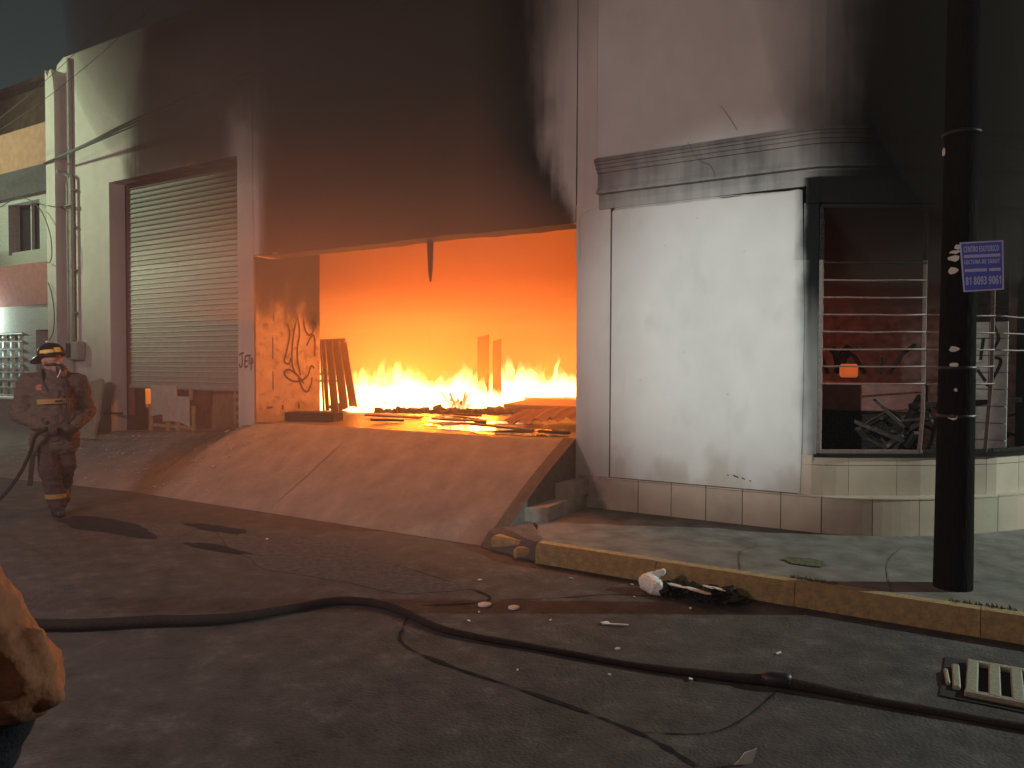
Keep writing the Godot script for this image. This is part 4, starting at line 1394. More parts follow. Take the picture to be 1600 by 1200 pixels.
# ------------------------------------------------------------------ under the half open shutter
func shutter_gap() -> void:
	# far side of the store behind the shutter
	var st := mb(true)
	grid(st, 40, 10, func(u, v): return Vector3(lerpf(-11.7, -9.0, u), lerpf(0.45, 1.5, v), -0.62 + 0.06 * noise.get_noise_2d(u * 300, v * 120) + 0.04 * sin(u * 40) * v) if not (u > 0.585 and u < 0.67 and v > 0.62) else Vector3(lerpf(-11.7, -9.0, u), lerpf(0.45, 1.15, v), -0.62))
	tag(obj("red_tarpaulin", st, M.tarp), "dark red tarpaulin hanging behind the gap under the shutter", "tarpaulin")
	for b in [[-11.02, -10.38, 0.76, 1.24, -0.17, "pale board behind its neighbour under the shutter", 0.0], [-10.62, -9.98, 0.70, 1.09, -0.10, "front pale board with curved lower edge under the shutter", 0.1]]:
		st = mb()
		var e := [Vector2(b[0], b[2] + b[6] * 0.4)]
		for k in 7: e.append(Vector2(lerpf(b[0], b[1], k / 6.0), b[2] + 0.04 * sin(PI * k / 6.0) - b[6] * k / 6.0 * 0.5))
		e.append(Vector2(b[1], b[3]))
		e.append(Vector2(b[0], b[3] + 0.01))
		slab(st, e, b[4] - 0.015, b[4])
		tag(obj("pale_board", st, M.board), b[5], "board", "pale boards under the shutter")
	var t := thing("trestle_frame", "low wooden trestle whose legs show below the pale boards", "trestle", Vector3(-10.5, 0.5, -0.22))
	for x in [-0.55, -0.12, 0.12, 0.5]:
		st = mb()
		box(st, Vector3(x, 0.2, 0.03), Vector3(0.05, 0.5, 0.05), Basis(), 0.005)
		obj("leg", st, M.wood_b, t)
	st = mb()
	box(st, Vector3(-0.05, 0.12, 0.0), Vector3(1.1, 0.05, 0.03), Basis(), 0.005)
	obj("rail", st, M.wood_b, t)
	t = thing("slatted_crate", "slatted wooden crate at the pier end of the shutter gap", "crate", Vector3(-8.98, 0.58, -0.42))
	for k in 6:
		st = mb()
		box(st, Vector3(0.0, 0.06 + k * 0.12, 0.16), Vector3(0.42, 0.055, 0.02), Basis(), 0.004)
		obj("slat", st, M.wood_b, t)
	for x in [-0.19, 0.19]:
		st = mb()
		box(st, Vector3(x, 0.36, 0.13), Vector3(0.04, 0.72, 0.04))
		obj("post", st, M.wood_b, t)
	st = mb()
	box(st, Vector3(0, 0.35, -0.06), Vector3(0.40, 0.68, 0.3))
	obj("load", st, M.tarp, t)
	st = mb()
	slab(st, [Vector2(-9.95, 0.5), Vector2(-8.95, 0.55), Vector2(-8.95, 1.25), Vector2(-9.9, 1.25)], -0.5, -0.46)
	tag(obj("brown_panel", st, M.wood), "dark brown panel standing between the boards and the crate", "panel")
	for p in [[-9.97, 1.12, 0.05, 0.16]]:
		st = mb()
		box(st, Vector3(p[0], p[1], -0.13), Vector3(p[2], p[3], 0.04), Basis(), 0.004)
		tag(obj("wooden_upright", st, M.wood_b), "short bright wooden upright at the corner of the front pale board", "post")
	# sheet of board leaning on the far pier
	st = mb()
	slab(st, [Vector2(-0.35, 0.0), Vector2(0.36, -0.02), Vector2(0.38, 0.3), Vector2(0.33, 0.66), Vector2(0.32, 0.88), Vector2(0.25, 0.92), Vector2(-0.33, 0.80)], -0.02, 0.02, Transform3D(Basis(Vector3.RIGHT, -0.22), Vector3(-11.92, 0.44, 0.42)))
	tag(obj("leaning_board", st, M.ply), "worn plywood sheet leaning on the wall behind the firefighter", "board")
	st = mb()
	bar(st, Vector3(-11.95, 0.78, 0.03), Vector3(-11.45, 0.80, 0.03), 0.03, 0.03, Vector3.UP)
	tag(obj("iron_bolt", st, M.dark_metal), "dark iron bar across the pier foot beside the shutter", "bar")

# ------------------------------------------------------------------ hose, drain, rubbish bag
func street_things() -> void:
	var pts := []
	var rad := []
	for p in [[-6.2, 5.2, 0.045], [-5.2, 4.78, 0.045], [-4.65, 4.545, 0.046], [-4.3, 4.24, 0.046], [-3.95, 3.96, 0.042], [-3.78, 3.62, 0.036], [-3.65, 3.34, 0.036], [-3.42, 3.22, 0.034], [-3.15, 3.24, 0.030], [-2.69, 3.365, 0.026], [-2.1, 3.31, 0.022], [-1.52, 3.25, 0.022], [-1.1, 3.16, 0.030], [-0.84, 3.09, 0.036], [-0.4, 3.05, 0.024], [0.14, 2.99, 0.022], [1.2, 2.9, 0.028], [3.0, 2.95, 0.028]]:
		pts.append(Vector3(p[0], p[2] * 0.72, p[1]))
		rad.append(p[2])
	var sm := smooth_path(pts, 5)
	var rr := []
	for i in sm.size(): rr.append(lerpf(rad[mini(i / 5, rad.size() - 1)], rad[mini(i / 5 + 1, rad.size() - 1)], (i % 5) / 5.0))
	for i in sm.size(): sm[i].y += 0.004 * noise.get_noise_1d(i * 31)
	var t := thing("fire_hose", "dark canvas fire hose lying across the road", "hose")
	var st := mb(true)
	tube(st, sm, rr, 12, true, 0.72)
	obj("hose_line", st, M.hose, t)
	st = mb(true)
	tube(st, [Vector3(-0.93, 0.038, 3.112), Vector3(-0.90, 0.038, 3.107), Vector3(-0.82, 0.04, 3.09), Vector3(-0.80, 0.038, 3.085)], [0.03, 0.039, 0.039, 0.034], 12)
	obj("coupling", st, M.dark_metal, t)
	# drain
	t = thing("drain_grate", "yellow worn iron gully grate with three slots in the gutter", "drain", Vector3(0.16, 0.0, 2.50))
	st = mb()
	box(st, Vector3(0, 0.004, 0), Vector3(0.66, 0.006, 0.58))
	obj("pit", st, M.hole, t)
	for x in [-0.2, -0.105, -0.01, 0.085, 0.18]:
		st = mb()
		box(st, Vector3(x, 0.02, 0), Vector3(0.052, 0.03, 0.46), Basis(), 0.006)
		obj("grate_bar", st, M.grate, t)
	for z in [-0.225, 0.225]:
		st = mb()
		box(st, Vector3(0, 0.02, z), Vector3(0.46, 0.026, 0.05), Basis(), 0.006)
		obj("grate_rim", st, M.grate, t)
	st = mb()
	box(st, Vector3(-0.27, 0.016, 0.02), Vector3(0.035, 0.022, 0.33), Basis(Vector3.UP, 0.05), 0.006)
	box(st, Vector3(-0.31, 0.014, 0.04), Vector3(0.02, 0.02, 0.2), Basis(Vector3.UP, 0.1), 0.006)
	obj("frame_lip", st, M.grate, t)

# ------------------------------------------------------------------ pole with poster
func pole() -> void:
	var c := Vector3(-0.17, 0.15, 1.25)
	var t := thing("utility_pole", "tall black utility pole on the pavement before the barred window", "pole", c)
	var st := mb(true)
	lathe(st, Vector3.ZERO, [Vector2(0.116, -0.05), Vector2(0.113, 0.4), Vector2(0.101, 2.2), Vector2(0.088, 4.5), Vector2(0.085, 8.2), Vector2(0, 8.2)], 20)
	obj("shaft", st, M.pole, t)
	var toward := Vector3(0.17, 0, 5.74).normalized()
	var side := Vector3(toward.z, 0, -toward.x)
	# torn white scraps and bands: [across, height, width, tall]
	for p in [[-0.022, 2.315, 0.05, 0.022], [-0.008, 2.345, 0.035, 0.03], [-0.025, 2.275, 0.06, 0.035], [-0.03, 2.20, 0.05, 0.042], [-0.018, 1.70, 0.05, 0.034], [-0.02, 1.60, 0.05, 0.030], [-0.005, 1.44, 0.02, 0.02], [-0.018, 1.265, 0.052, 0.028], [-0.094, 2.97, 0.03, 0.05]]:
		st = mb()
		var e := []
		for k in 9:
			var a := TAU * k / 9.0
			var r := 1.0 + 0.5 * noise.get_noise_2d(k * 130.0, p[1] * 700)
			e.append(Vector2(cos(a) * p[2] * 0.55 * r, sin(a) * p[3] * 0.55 * r))
		var x: float = p[0]
		var ang := asin(clampf(x / 0.108, -0.95, 0.95))
		var n := toward * cos(ang) + side * sin(ang)
		var tx := Vector3.UP.cross(n).normalized()
		slab(st, e, 0.0, 0.004, Transform3D(Basis(tx, Vector3.UP, n), n * 0.107 + Vector3.UP * (p[1] - 0.15)))
		obj("paper_scrap", st, M.paper, t)
	st = mb(true)
	for y in [1.12, 1.43, 2.93]: lathe(st, Vector3.ZERO, [Vector2(0.106, y - 0.012), Vector2(0.114, y - 0.008), Vector2(0.114, y + 0.008), Vector2(0.106, y + 0.012)], 20)
	obj("steel_band", st, M.dark_metal, t)
	# poster
	var pb := Basis(Vector3(0.955, 0.02, -0.296).normalized(), Vector3(-0.03, 0.9995, 0).normalized(), Vector3(0.296, 0, 0.955))
	t = thing("paper_poster", "blue advertising poster with pale capital letters fixed to the black pole", "poster", Vector3(-0.045, 2.213, 1.366))
	t.basis = pb.orthonormalized()
	st = mb()
	slab(st, [Vector2(-0.121, 0.156), Vector2(0.122, 0.157), Vector2(0.124, -0.148), Vector2(-0.100, -0.155)], -0.002, 0.002)
	obj("sheet", st, M.lilac, t)
	st = mb()
	slab(st, [Vector2(-0.113, 0.147), Vector2(0.112, 0.148), Vector2(0.113, -0.141), Vector2(-0.093, -0.146)], 0.0025, 0.004)
	obj("blue_ground", st, M.blue, t)
	var font := SystemFont.new()
	font.font_names = PackedStringArray(["Droid Sans"])
	font.font_weight = 700
	var lines := [["CENTRO ESOTERICO", 0.110, 0.036, -0.002], ["LECTURA DE TAROT", 0.030, 0.026, 0.002], ["81 8093 9061", -0.088, 0.052, 0.009]]
	for l in lines:
		var tm := TextMesh.new()
		tm.text = l[0]
		tm.font = font
		tm.font_size = 32
		tm.pixel_size = 0.002
		tm.depth = 0.0015
		tm.curve_step = 4.0
		var bb := tm.get_aabb()
		var o := put_mesh("lettering", tm, M.print, t)
		o.scale = Vector3(0.196 / maxf(bb.size.x, 0.001), l[2] / maxf(bb.size.y, 0.001), 1.0)
		o.position = Vector3(l[3] - bb.get_center().x * o.scale.x, l[1] - bb.get_center().y * o.scale.y, 0.0055)
	# two lines of print too small to read: pale bars of strokes
	for l in [[0.066, 0.019, [[-0.098, 0.022], [0.028, 0.1]]], [0.000 - 0.022, 0.019, [[-0.094, 0.03], [0.042, 0.1]]]]:
		st = mb()
		for seg in l[2]:
			var x: float = seg[0]
			while x < seg[1]:
				var w := rng.randf_range(0.005, 0.008)
				box(st, Vector3(x + w / 2, l[0] + rng.randf_range(-0.0005, 0.0005), 0.0052), Vector3(w, l[1], 0.001))
				x += w + 0.0015
		obj("small_print", st, M.print, t)

func cables() -> void:
	for k in 3:
		var st := mb(true)
		var drop := [0.0, -0.06, -0.13]
		var d: float = drop[k]
		var pts := smooth_path([Vector3(-13.3, 4.87, 0.21), Vector3(-11.8, 4.97 + d * 0.3, 0.31), Vector3(-10.45, 5.07 + d * 0.7, 0.42), Vector3(-8.25, 5.17 + d, 0.6), Vector3(-6.2, 5.31 + d * 1.1, 0.76), Vector3(-3.6, 5.62 + d, 0.97), Vector3(-0.17, 6.3 + d, 1.25)], 6)
		tube(st, pts, 0.013 + 0.003 * (k % 2), 6)
		tag(obj("overhead_cable", st, M.cable), ["topmost of the black cables strung from the far pier", "middle black cable of those strung from the far pier", "lowest black cable strung from the far pier"][k], "cable", "cables strung along the facade")
	for k in 2:
		var st := mb(true)
		var pts := []
		for i in 31:
			var u := i / 30.0
			var p := Vector3(-15.5, 5.0 + 0.05 * k, 0.9).lerp(Vector3(-6.0, 7.5 + 0.6 * k, 0.9), u)
			p.y -= 0.5 * 4 * u * (1 - u)
			pts.append(p)
		tube(st, pts, 0.004, 5)
		tag(obj("thin_wire", st, M.cable), ["lower thin wire crossing the pale end wall", "upper thin wire crossing the pale end wall"][k], "wire", "thin wires over the end wall")
	for g in [[[Vector3(-15.0, 4.35, 0.1), Vector3(-14.2, 4.42, 0.15), Vector3(-13.4, 4.15, 0.25), Vector3(-12.98, 3.7, 0.3), Vector3(-12.92, 3.35, 0.3), Vector3(-13.05, 3.22, 0.27), Vector3(-13.2, 3.24, 0.25)], "looped black cable drooping from the flats past the end pier"], [[Vector3(-13.2, 2.9, 0.22), Vector3(-13.05, 2.7, 0.24), Vector3(-12.95, 2.4, 0.26), Vector3(-13.0, 2.1, 0.25), Vector3(-13.2, 1.95, 0.22)], "short slack cable curving on the foot of the end pier"], [[Vector3(-13.2, 4.17, 0.21), Vector3(-12.9, 4.12, 0.2), Vector3(-12.72, 4.14, 0.1)], "short dark cable tied across to the conduit"]]:
		var st := mb(true)
		tube(st, smooth_path(g[0], 6), 0.008, 6)
		tag(obj("drooping_cable", st, M.cable), g[1], "cable")

# ------------------------------------------------------------------ inside the corner shop
func window_room() -> void:
	var t := thing("shop_interior", "burnt out room behind the barred corner window", "room")
	var st := mb()
	var plan := [Vector2(-3.0, -0.4), Vector2(-1.2, -0.35), Vector2(-0.55, -0.85), Vector2(-0.05, -1.3), Vector2(0.2, -1.8), Vector2(0.3, -2.4), Vector2(0.35, -5.7), Vector2(-3.0, -5.7)]
	slab(st, plan, 0.0, 0.1, Transform3D(Basis(Vector3.RIGHT, Vector3.BACK, Vector3.DOWN), Vector3(0, 0.25, 0)))
	obj("room_floor", st, M.char, t)
	st = mb()
	box(st, Vector3(-1.3, 1.9, -5.3), Vector3(3.3, 3.5, 0.2))
	obj("room_wall", st, M.room, t)
	st = mb()
	slab(st, plan, 0.0, 0.12, Transform3D(Basis(Vector3.RIGHT, Vector3.BACK, Vector3.DOWN), Vector3(0, 3.7, 0)))
	obj("room_ceiling", st, M.soot, t)
	# counter, its front lit by embers
	t = thing("shop_counter", "long scorched counter across the burnt room", "counter", Vector3(-1.75, 0.25, -2.3))
	st = mb()
	box(st, Vector3(0, 0.42, 0), Vector3(2.3, 0.85, 0.5))
	obj("body", st, M.char, t)
	st = mb()
	box(st, Vector3(0, 1.0, 0.06), Vector3(2.4, 0.30, 0.5), Basis(), 0.01)
	obj("front_band", st, M.counter, t)
	# ember crate glowing
	var em := mat(lin(0.3, 0.1, 0.05), 0.9)
	em.emission_enabled = true
	em.emission = lin(1.0, 0.22, 0.05)
	em.emission_energy_multiplier = 0.33
	st = mb()
	box(st, Vector3(-1.32, 1.53, -2.28), Vector3(0.17, 0.15, 0.14), Basis(Vector3.UP, 0.4), 0.02)
	tag(obj("ember_box", st, em), "small glowing orange box on the counter in the burnt room", "ember")
	omni("ember_light", Vector3(-1.2, 1.75, -2.0), lin(1.0, 0.16, 0.05), 0.07, 0.12, 12.0)
	omni("ember_light", Vector3(-2.2, 1.8, -3.4), lin(1.0, 0.16, 0.045), 1.3, 0.2, 12.0)
	st = mb(true)
	for k in 14:
		var a := Vector3(rng.randf_range(-2.1, -0.9), 1.5, rng.randf_range(-2.6, -2.2))
		var b := a + Vector3(rng.randf_range(-0.3, 0.3), rng.randf_range(0.05, 0.35), rng.randf_range(-0.1, 0.1))
		tube(st, [a, a.lerp(b, 0.5) + Vector3(0, rng.randf_range(0, 0.1), 0), b], rng.randf_range(0.02, 0.06), 6)
	tag(obj("burnt_heap", st, M.char), "burnt heap of goods lying on the counter", "heap", "", "stuff")
	st = mb()
	for k in 70:
		var at := Vector3(rng.randf_range(-1.1, 0.1), rng.randf_range(0.3, 1.15), rng.randf_range(-2.0, -1.1))
		if at.x > -0.4: at.z -= 0.5
		var e := Vector3(rng.randf_range(-0.5, 0.5), rng.randf_range(-0.3, 0.3), rng.randf_range(-0.3, 0.3))
		bar(st, at - e * 0.5, at + e * 0.5, rng.randf_range(0.015, 0.06), rng.randf_range(0.01, 0.04))
	tag(obj("burnt_clutter", st, M.wood_dark), "burnt clutter of sticks and boards piled behind the window bars", "clutter", "", "stuff")
	# overturned frame of a table and loose beams
	t = thing("collapsed_bench", "collapsed wooden bench frame leaning behind the window bars", "bench", Vector3(-0.55, 0.25, -1.35), 0.4)
	for b in [[Vector3(-0.55, 0.0, 0.1), Vector3(0.05, 1.05, -0.1), 0.08], [Vector3(-0.15, 0.05, 0.3), Vector3(0.15, 1.0, 0.2), 0.05], [Vector3(-0.1, 0.95, 0.05), Vector3(0.9, 1.02, -0.05), 0.10], [Vector3(-0.3, 0.35, 0.1), Vector3(0.8, 0.3, 0.1), 0.07], [Vector3(0.5, 0.0, 0.0), Vector3(0.75, 1.1, -0.1), 0.06]]:
		st = mb()
		bar(st, b[0], b[1], b[2], 0.05, Vector3.UP, 0.006)
		obj("beam", st, M.char, t)
	# tiled column with soot scrawls near the side street
	t = thing("tiled_column", "white tiled column with black scrawls inside the corner window", "column", Vector3(0.02, 0.25, -1.7))
	for k in 14:
		for j in 2:
			st = mb()
			box(st, Vector3(-0.09 + j * 0.155, 0.08 + k * 0.16, 0.0), Vector3(0.15, 0.154, 0.3), Basis(), 0.004)
			obj("tile", st, M.white_tile if k < 11 else M.char, t)
	st = mb()
	for g in [[[0.02, 1.72], [0.06, 1.6], [0.02, 1.5]], [[0.0, 1.42], [0.08, 1.4], [0.05, 1.28], [-0.02, 1.15]], [[-0.06, 1.6], [-0.08, 1.4]], [[-0.1, 1.3], [-0.04, 1.2]]]:
		stroke(st, g, 0.014, func(x, y): return Vector3(x, y, 0.153), Vector3.BACK)
	obj("scrawl", st, M.paint_black, t)

# ------------------------------------------------------------------ people
func firefighter() -> void:
	var at := Vector3(-8.28, 0.0, 2.70)
	var t := thing("person", "firefighter in brown turnout coat and black helmet walking with a hose", "person", at, deg_to_rad(62.5))
	# local: +x the image right, +z towards the camera, y up
	var head := Vector3(-0.02, 1.60, 0.03)
	var shL := Vector3(0.22, 1.38, -0.02)
	var shR := Vector3(-0.23, 1.38, -0.02)
	var elL := Vector3(0.29, 1.07, -0.06)
	var elR := Vector3(-0.30, 1.07, -0.03)
	var haL := Vector3(0.17, 0.92, 0.20)
	var haR := Vector3(-0.09, 0.93, 0.24)
	var hip := Vector3(0, 0.90, -0.01)
	var knR := Vector3(-0.05, 0.50, 0.10)
	var anR := Vector3(0.02, 0.10, 0.06)
	var knL := Vector3(0.10, 0.52, 0.0)
	var anL := Vector3(0.09, 0.26, -0.38)
	var a := new_body()
	body_mesh(a, [[hip, Vector3(0, 1.30, -0.02), 0.125, 0.135], [Vector3(0, 1.36, -0.02), Vector3(-0.01, 1.50, 0.0), 0.07, 0.06], [shL, elL, 0.055, 0.045], [elL, haL, 0.045, 0.035], [shR, elR, 0.055, 0.045], [elR, haR, 0.045, 0.035], [hip + Vector3(0.09, 0, 0), knL, 0.08, 0.06], [knL, anL, 0.06, 0.045], [hip - Vector3(0.09, 0, 0), knR, 0.08, 0.06], [knR, anR, 0.06, 0.045]], 0.018, 0.014)
	# head, turned to his left: face direction
	var fd := Vector3(0.72, 0.02, 0.70).normalized()
	var rt := Vector3.UP.cross(fd).normalized()
	var up := fd.cross(rt)
	var H := func(x: float, y: float, z: float) -> Vector3: return head + rt * x + up * y + fd * z
	body_mesh(a, [[H.call(0, 0.035, -0.015), H.call(0, 0.03, 0.01), 0.088, 0.084], [H.call(0, -0.03, 0.03), H.call(0, -0.075, 0.055), 0.062, 0.036], [H.call(0, 0.012, 0.09), H.call(0, -0.022, 0.108), 0.011, 0.016], [H.call(-0.032, 0.03, 0.078), H.call(0.032, 0.03, 0.078), 0.016, 0.016], [H.call(-0.022, -0.054, 0.078), H.call(0.022, -0.054, 0.078), 0.011, 0.011], [H.call(-0.085, 0.01, -0.01), H.call(-0.088, -0.03, -0.005), 0.018, 0.012], [H.call(0.085, 0.01, -0.01), H.call(0.088, -0.03, -0.005), 0.018, 0.012], [H.call(0, -0.06, -0.03), H.call(0, -0.13, -0.05), 0.058, 0.062]], 0.006, 0.008)
	for e in [[haR, Vector3(0.85, -0.2, 0.45)], [haL, Vector3(-0.85, -0.15, 0.45)]]:
		hand(a, e[0], e[1].normalized(), 1.0)
	put_mesh("body", body_done(a), M.skin, t)
	# coat
	a = new_body()
	body_mesh(a, [[Vector3(0, 0.90, 0.0), Vector3(0, 1.27, -0.01), 0.195, 0.205], [Vector3(-0.07, 0.74, 0.0), Vector3(0.07, 0.74, 0.0), 0.145, 0.145], [Vector3(-0.05, 1.50, -0.01), Vector3(0.05, 1.50, -0.01), 0.075, 0.075], [Vector3(-0.14, 1.33, -0.02), Vector3(0.14, 1.33, -0.02), 0.135, 0.135], [Vector3(-0.09, 0.80, 0.0), Vector3(0.10, 0.80, 0.0), 0.13, 0.13], [Vector3(-0.03, 1.43, -0.02), Vector3(0.03, 1.44, -0.02), 0.10, 0.10], [shL, elL, 0.098, 0.085], [elL, haL.lerp(elL, 0.18), 0.085, 0.066], [shR, elR, 0.098, 0.085], [elR, haR.lerp(elR, 0.18), 0.085, 0.066]], 0.012, 0.020, 0.020, 0.9)
	put_mesh("coat", body_done(a), M.coat, t)
	a = new_body()
	body_mesh(a, [[hip + Vector3(0.08, -0.05, 0), knL, 0.105, 0.085], [knL, anL.lerp(knL, 0.12), 0.085, 0.072], [hip - Vector3(0.08, 0.05, 0), knR, 0.11, 0.09], [knR, anR.lerp(knR, 0.05), 0.09, 0.082], [Vector3(-0.05, 0.82, 0), Vector3(0.05, 0.82, 0), 0.14, 0.14]], 0.013, 0.018, 0.018, 0.9)
	put_mesh("trousers", body_done(a), M.trousers, t)
	a = new_body()
	body_mesh(a, [[anR, anR + Vector3(0.0, -0.05, 0.02), 0.065, 0.06], [anR + Vector3(0, -0.055, 0), anR + Vector3(0.02, -0.06, 0.17), 0.05, 0.045]], 0.01, 0.014)
	put_mesh("boot", body_done(a), M.rubber, t)
	a = new_body()
	body_mesh(a, [[anL, anL + Vector3(0, -0.06, 0.0), 0.062, 0.055], [anL + Vector3(0, -0.07, -0.02), anL + Vector3(0.01, -0.15, 0.12), 0.048, 0.042]], 0.01, 0.014)
	put_mesh("boot", body_done(a), M.rubber, t)
	# gloves: five fingered shells over the hands
	for e in [[haR, Vector3(0.85, -0.2, 0.45)], [haL, Vector3(-0.85, -0.15, 0.45)]]:
		a = new_body()
		hand(a, e[0], e[1].normalized(), 1.22)
		put_mesh("glove", body_done(a), M.glove, t)
	# helmet with long rear brim
	var st := mb(true)
	var hb := Basis(rt, up, fd)
	hb = hb * Basis(Vector3.RIGHT, -0.10)
	var hc: Vector3 = H.call(0, 0.075, 0.0)
	for i in 8:
		for k in 24:
			var q := []
			for e in [[i, k], [i, k + 1], [i + 1, k + 1], [i + 1, k]]:
				var ph: float = e[0] / 8.0 * PI / 2
				var th: float = TAU * e[1] / 24.0
				var ridge: float = 1.0 + 0.035 * cos(4.0 * th) * cos(ph) + 0.05 * sin(ph)
				q.append(hc + hb * Vector3(cos(th) * cos(ph) * 0.122 * ridge, sin(ph) * 0.125, -sin(th) * cos(ph) * 0.142 * ridge))
			quad(st, q[0], q[1], q[2], q[3])
	var brim := func(th: float, o: float) -> Vector3:
		var back := maxf(0.0, sin(th))
		var r := 1.0 + o * (0.22 + 0.34 * back)
		return hc + hb * Vector3(cos(th) * 0.122 * r, -0.055 * o * (0.25 + back), -sin(th) * -0.142 * -r)
	for k in 24:
		var t0 := TAU * k / 24.0
		var t1 := TAU * (k + 1) / 24.0
		quad(st, brim.call(t0, 1.0), brim.call(t1, 1.0), brim.call(t1, 0.0), brim.call(t0, 0.0))
		quad(st, brim.call(t0, 0.0) - hb.y * 0.012, brim.call(t1, 0.0) - hb.y * 0.012, brim.call(t1, 1.0) - hb.y * 0.008, brim.call(t0, 1.0) - hb.y * 0.008)
		quad(st, brim.call(t0, 1.0) - hb.y * 0.008, brim.call(t1, 1.0) - hb.y * 0.008, brim.call(t1, 1.0), brim.call(t0, 1.0))
	obj("helmet", st, M.helmet, t)
	# yellow reflective trapezoids: on the side of the helmet that shows
	st = mb()
	for th in [0.1, 0.5, -0.3]:
		pass
	var band := func(t0: float, t1: float, y0: float, y1: float, mm: Material, called: String) -> void:
		var s2 := mb()
		for k in 4:
			var q := []
			for e in [[k, y0], [k + 1, y0], [k + 1, y1], [k, y1]]:
				var th: float = lerpf(t0, t1, e[0] / 4.0)
				var rr: float = sqrt(maxf(0.0, 1.0 - pow(e[1] / 0.125, 2))) * 1.075 * (1.0 + 0.035 * cos(4 * th)) 
				q.append(hc + hb * Vector3(cos(th) * 0.122 * rr, e[1], -sin(th) * 0.142 * rr))
			_face(s2, q, q[0] - hc)
		obj(called, s2, mm, t)
	band.call(-PI * 1.02, -PI * 0.72, 0.008, 0.042, M.reflect, "reflector")
	band.call(-PI * 0.70, -PI * 0.55, 0.008, 0.06, M.reflect, "reflector")
	band.call(-PI * 0.25, -PI * 0.05, 0.008, 0.04, M.reflect, "reflector")
	st = mb()
	box(st, hc + hb * Vector3(-0.05, 0.128, 0.02), Vector3(0.035, 0.02, 0.03), hb, 0.006)
	obj("helmet_clip", st, M.chalk, t)
	# breathing mask hanging before mouth and chin
	a = new_body()
	body_mesh(a, [[H.call(0.0, -0.055, 0.10), H.call(0.0, -0.08, 0.125), 0.036, 0.03], [H.call(0.0, -0.09, 0.10), H.call(0.01, -0.16, 0.09), 0.03, 0.024], [H.call(0.045, -0.03, 0.08), H.call(0.085, -0.03, 0.01), 0.014, 0.012], [H.call(-0.045, -0.03, 0.08), H.call(-0.085, -0.03, 0.01), 0.014, 0.012]], 0.007, 0.008)
	put_mesh("breathing_mask", body_done(a), M.rubber, t)
	st = mb(true)
	for k in 4:
		var o: float = -0.03 + 0.02 * k
		tube(st, [H.call(o, -0.085, 0.142), H.call(o * 1.4, -0.13, 0.135), H.call(o * 1.6, -0.165, 0.115)], 0.007, 6)
	obj("mask_rib", st, M.chalk, t)
	# straps, band, badge and hem stripes on the coat
	st = mb(true)
	tube(st, smooth_path([Vector3(-0.10, 1.52, 0.06), Vector3(-0.10, 1.44, 0.12), Vector3(-0.085, 1.37, 0.145), Vector3(-0.05, 1.30, 0.185)], 5), 0.013, 6)
	tube(st, smooth_path([Vector3(0.10, 1.42, 0.11), Vector3(0.115, 1.30, 0.182), Vector3(0.125, 1.12, 0.205), Vector3(0.12, 0.95, 0.205)], 5), 0.013, 6)
	obj("strap", st, M.rubber, t)
	st = mb()
	for k in 10:
		var q := []
		for e in [[k, 1.165], [k + 1, 1.165], [k + 1, 1.215], [k, 1.215]]:
			var an: float = lerpf(-0.72, 0.62, e[0] / 10.0)
			q.append(Vector3(sin(an) * 0.228, e[1] + 0.012 * e[0] / 10.0, cos(an) * 0.228 - 0.005))
		quad(st, q[0], q[1], q[2], q[3])
	obj("chest_band", st, M.reflect_dull, t)
	st = mb()
	for k in 6:
		box(st, Vector3(0.012 + k * 0.011, 1.196 + 0.001 * k, 0.2265 - 0.0006 * k), Vector3(0.008, 0.016 + 0.006 * (k % 2), 0.003), Basis(Vector3.UP, 0.15))
	obj("chest_lettering", st, M.paint_black, t)
	st = mb()
	lathe(st, Vector3(-0.125, 1.335, 0.145), [Vector2(0.0, 0.012), Vector2(0.03, 0.012), Vector2(0.036, 0.0)], 14, Basis(Vector3.RIGHT, 1.25))
	obj("badge", st, M.badge, t)
	st = mb()
	for k in 12:
		var q := []
		for e in [[k, 0.185], [k + 1, 0.185], [k + 1, 0.235], [k, 0.235]]:
			var an: float = TAU * e[0] / 12.0
			var c := anR.lerp(knR, (e[1] - 0.10) / 0.4)
			q.append(Vector3(c.x + sin(an) * 0.098, e[1], c.z + cos(an) * 0.098))
		quad(st, q[0], q[1], q[2], q[3])
	obj("cuff_band", st, M.reflect_dull, t)
	# the thin line he drags
	st = mb(true)
	tube(st, smooth_path([Vector3(-0.06, 0.93, 0.30), Vector3(-0.16, 0.86, 0.26), Vector3(-0.22, 0.66, 0.16), Vector3(-0.33, 0.42, 0.1), Vector3(-0.5, 0.2, 0.1), Vector3(-0.75, 0.05, 0.16), Vector3(-1.3, 0.02, 0.3), Vector3(-2.6, 0.02, 0.5)], 6), 0.018, 8)
	var hl := obj("hand_line", st, M.hose)
	hl.position = at
	hl.rotation.y = deg_to_rad(62.5)
	tag(hl, "thin dark hose line held by the walking firefighter and trailing off", "hose")
	st = mb()
	box(st, Vector3(-0.205, 0.50, 0.16), Vector3(0.045, 0.32, 0.02), Basis(Vector3.BACK, -0.1), 0.006)
	obj("hanging_strap", st, M.rubber, t)

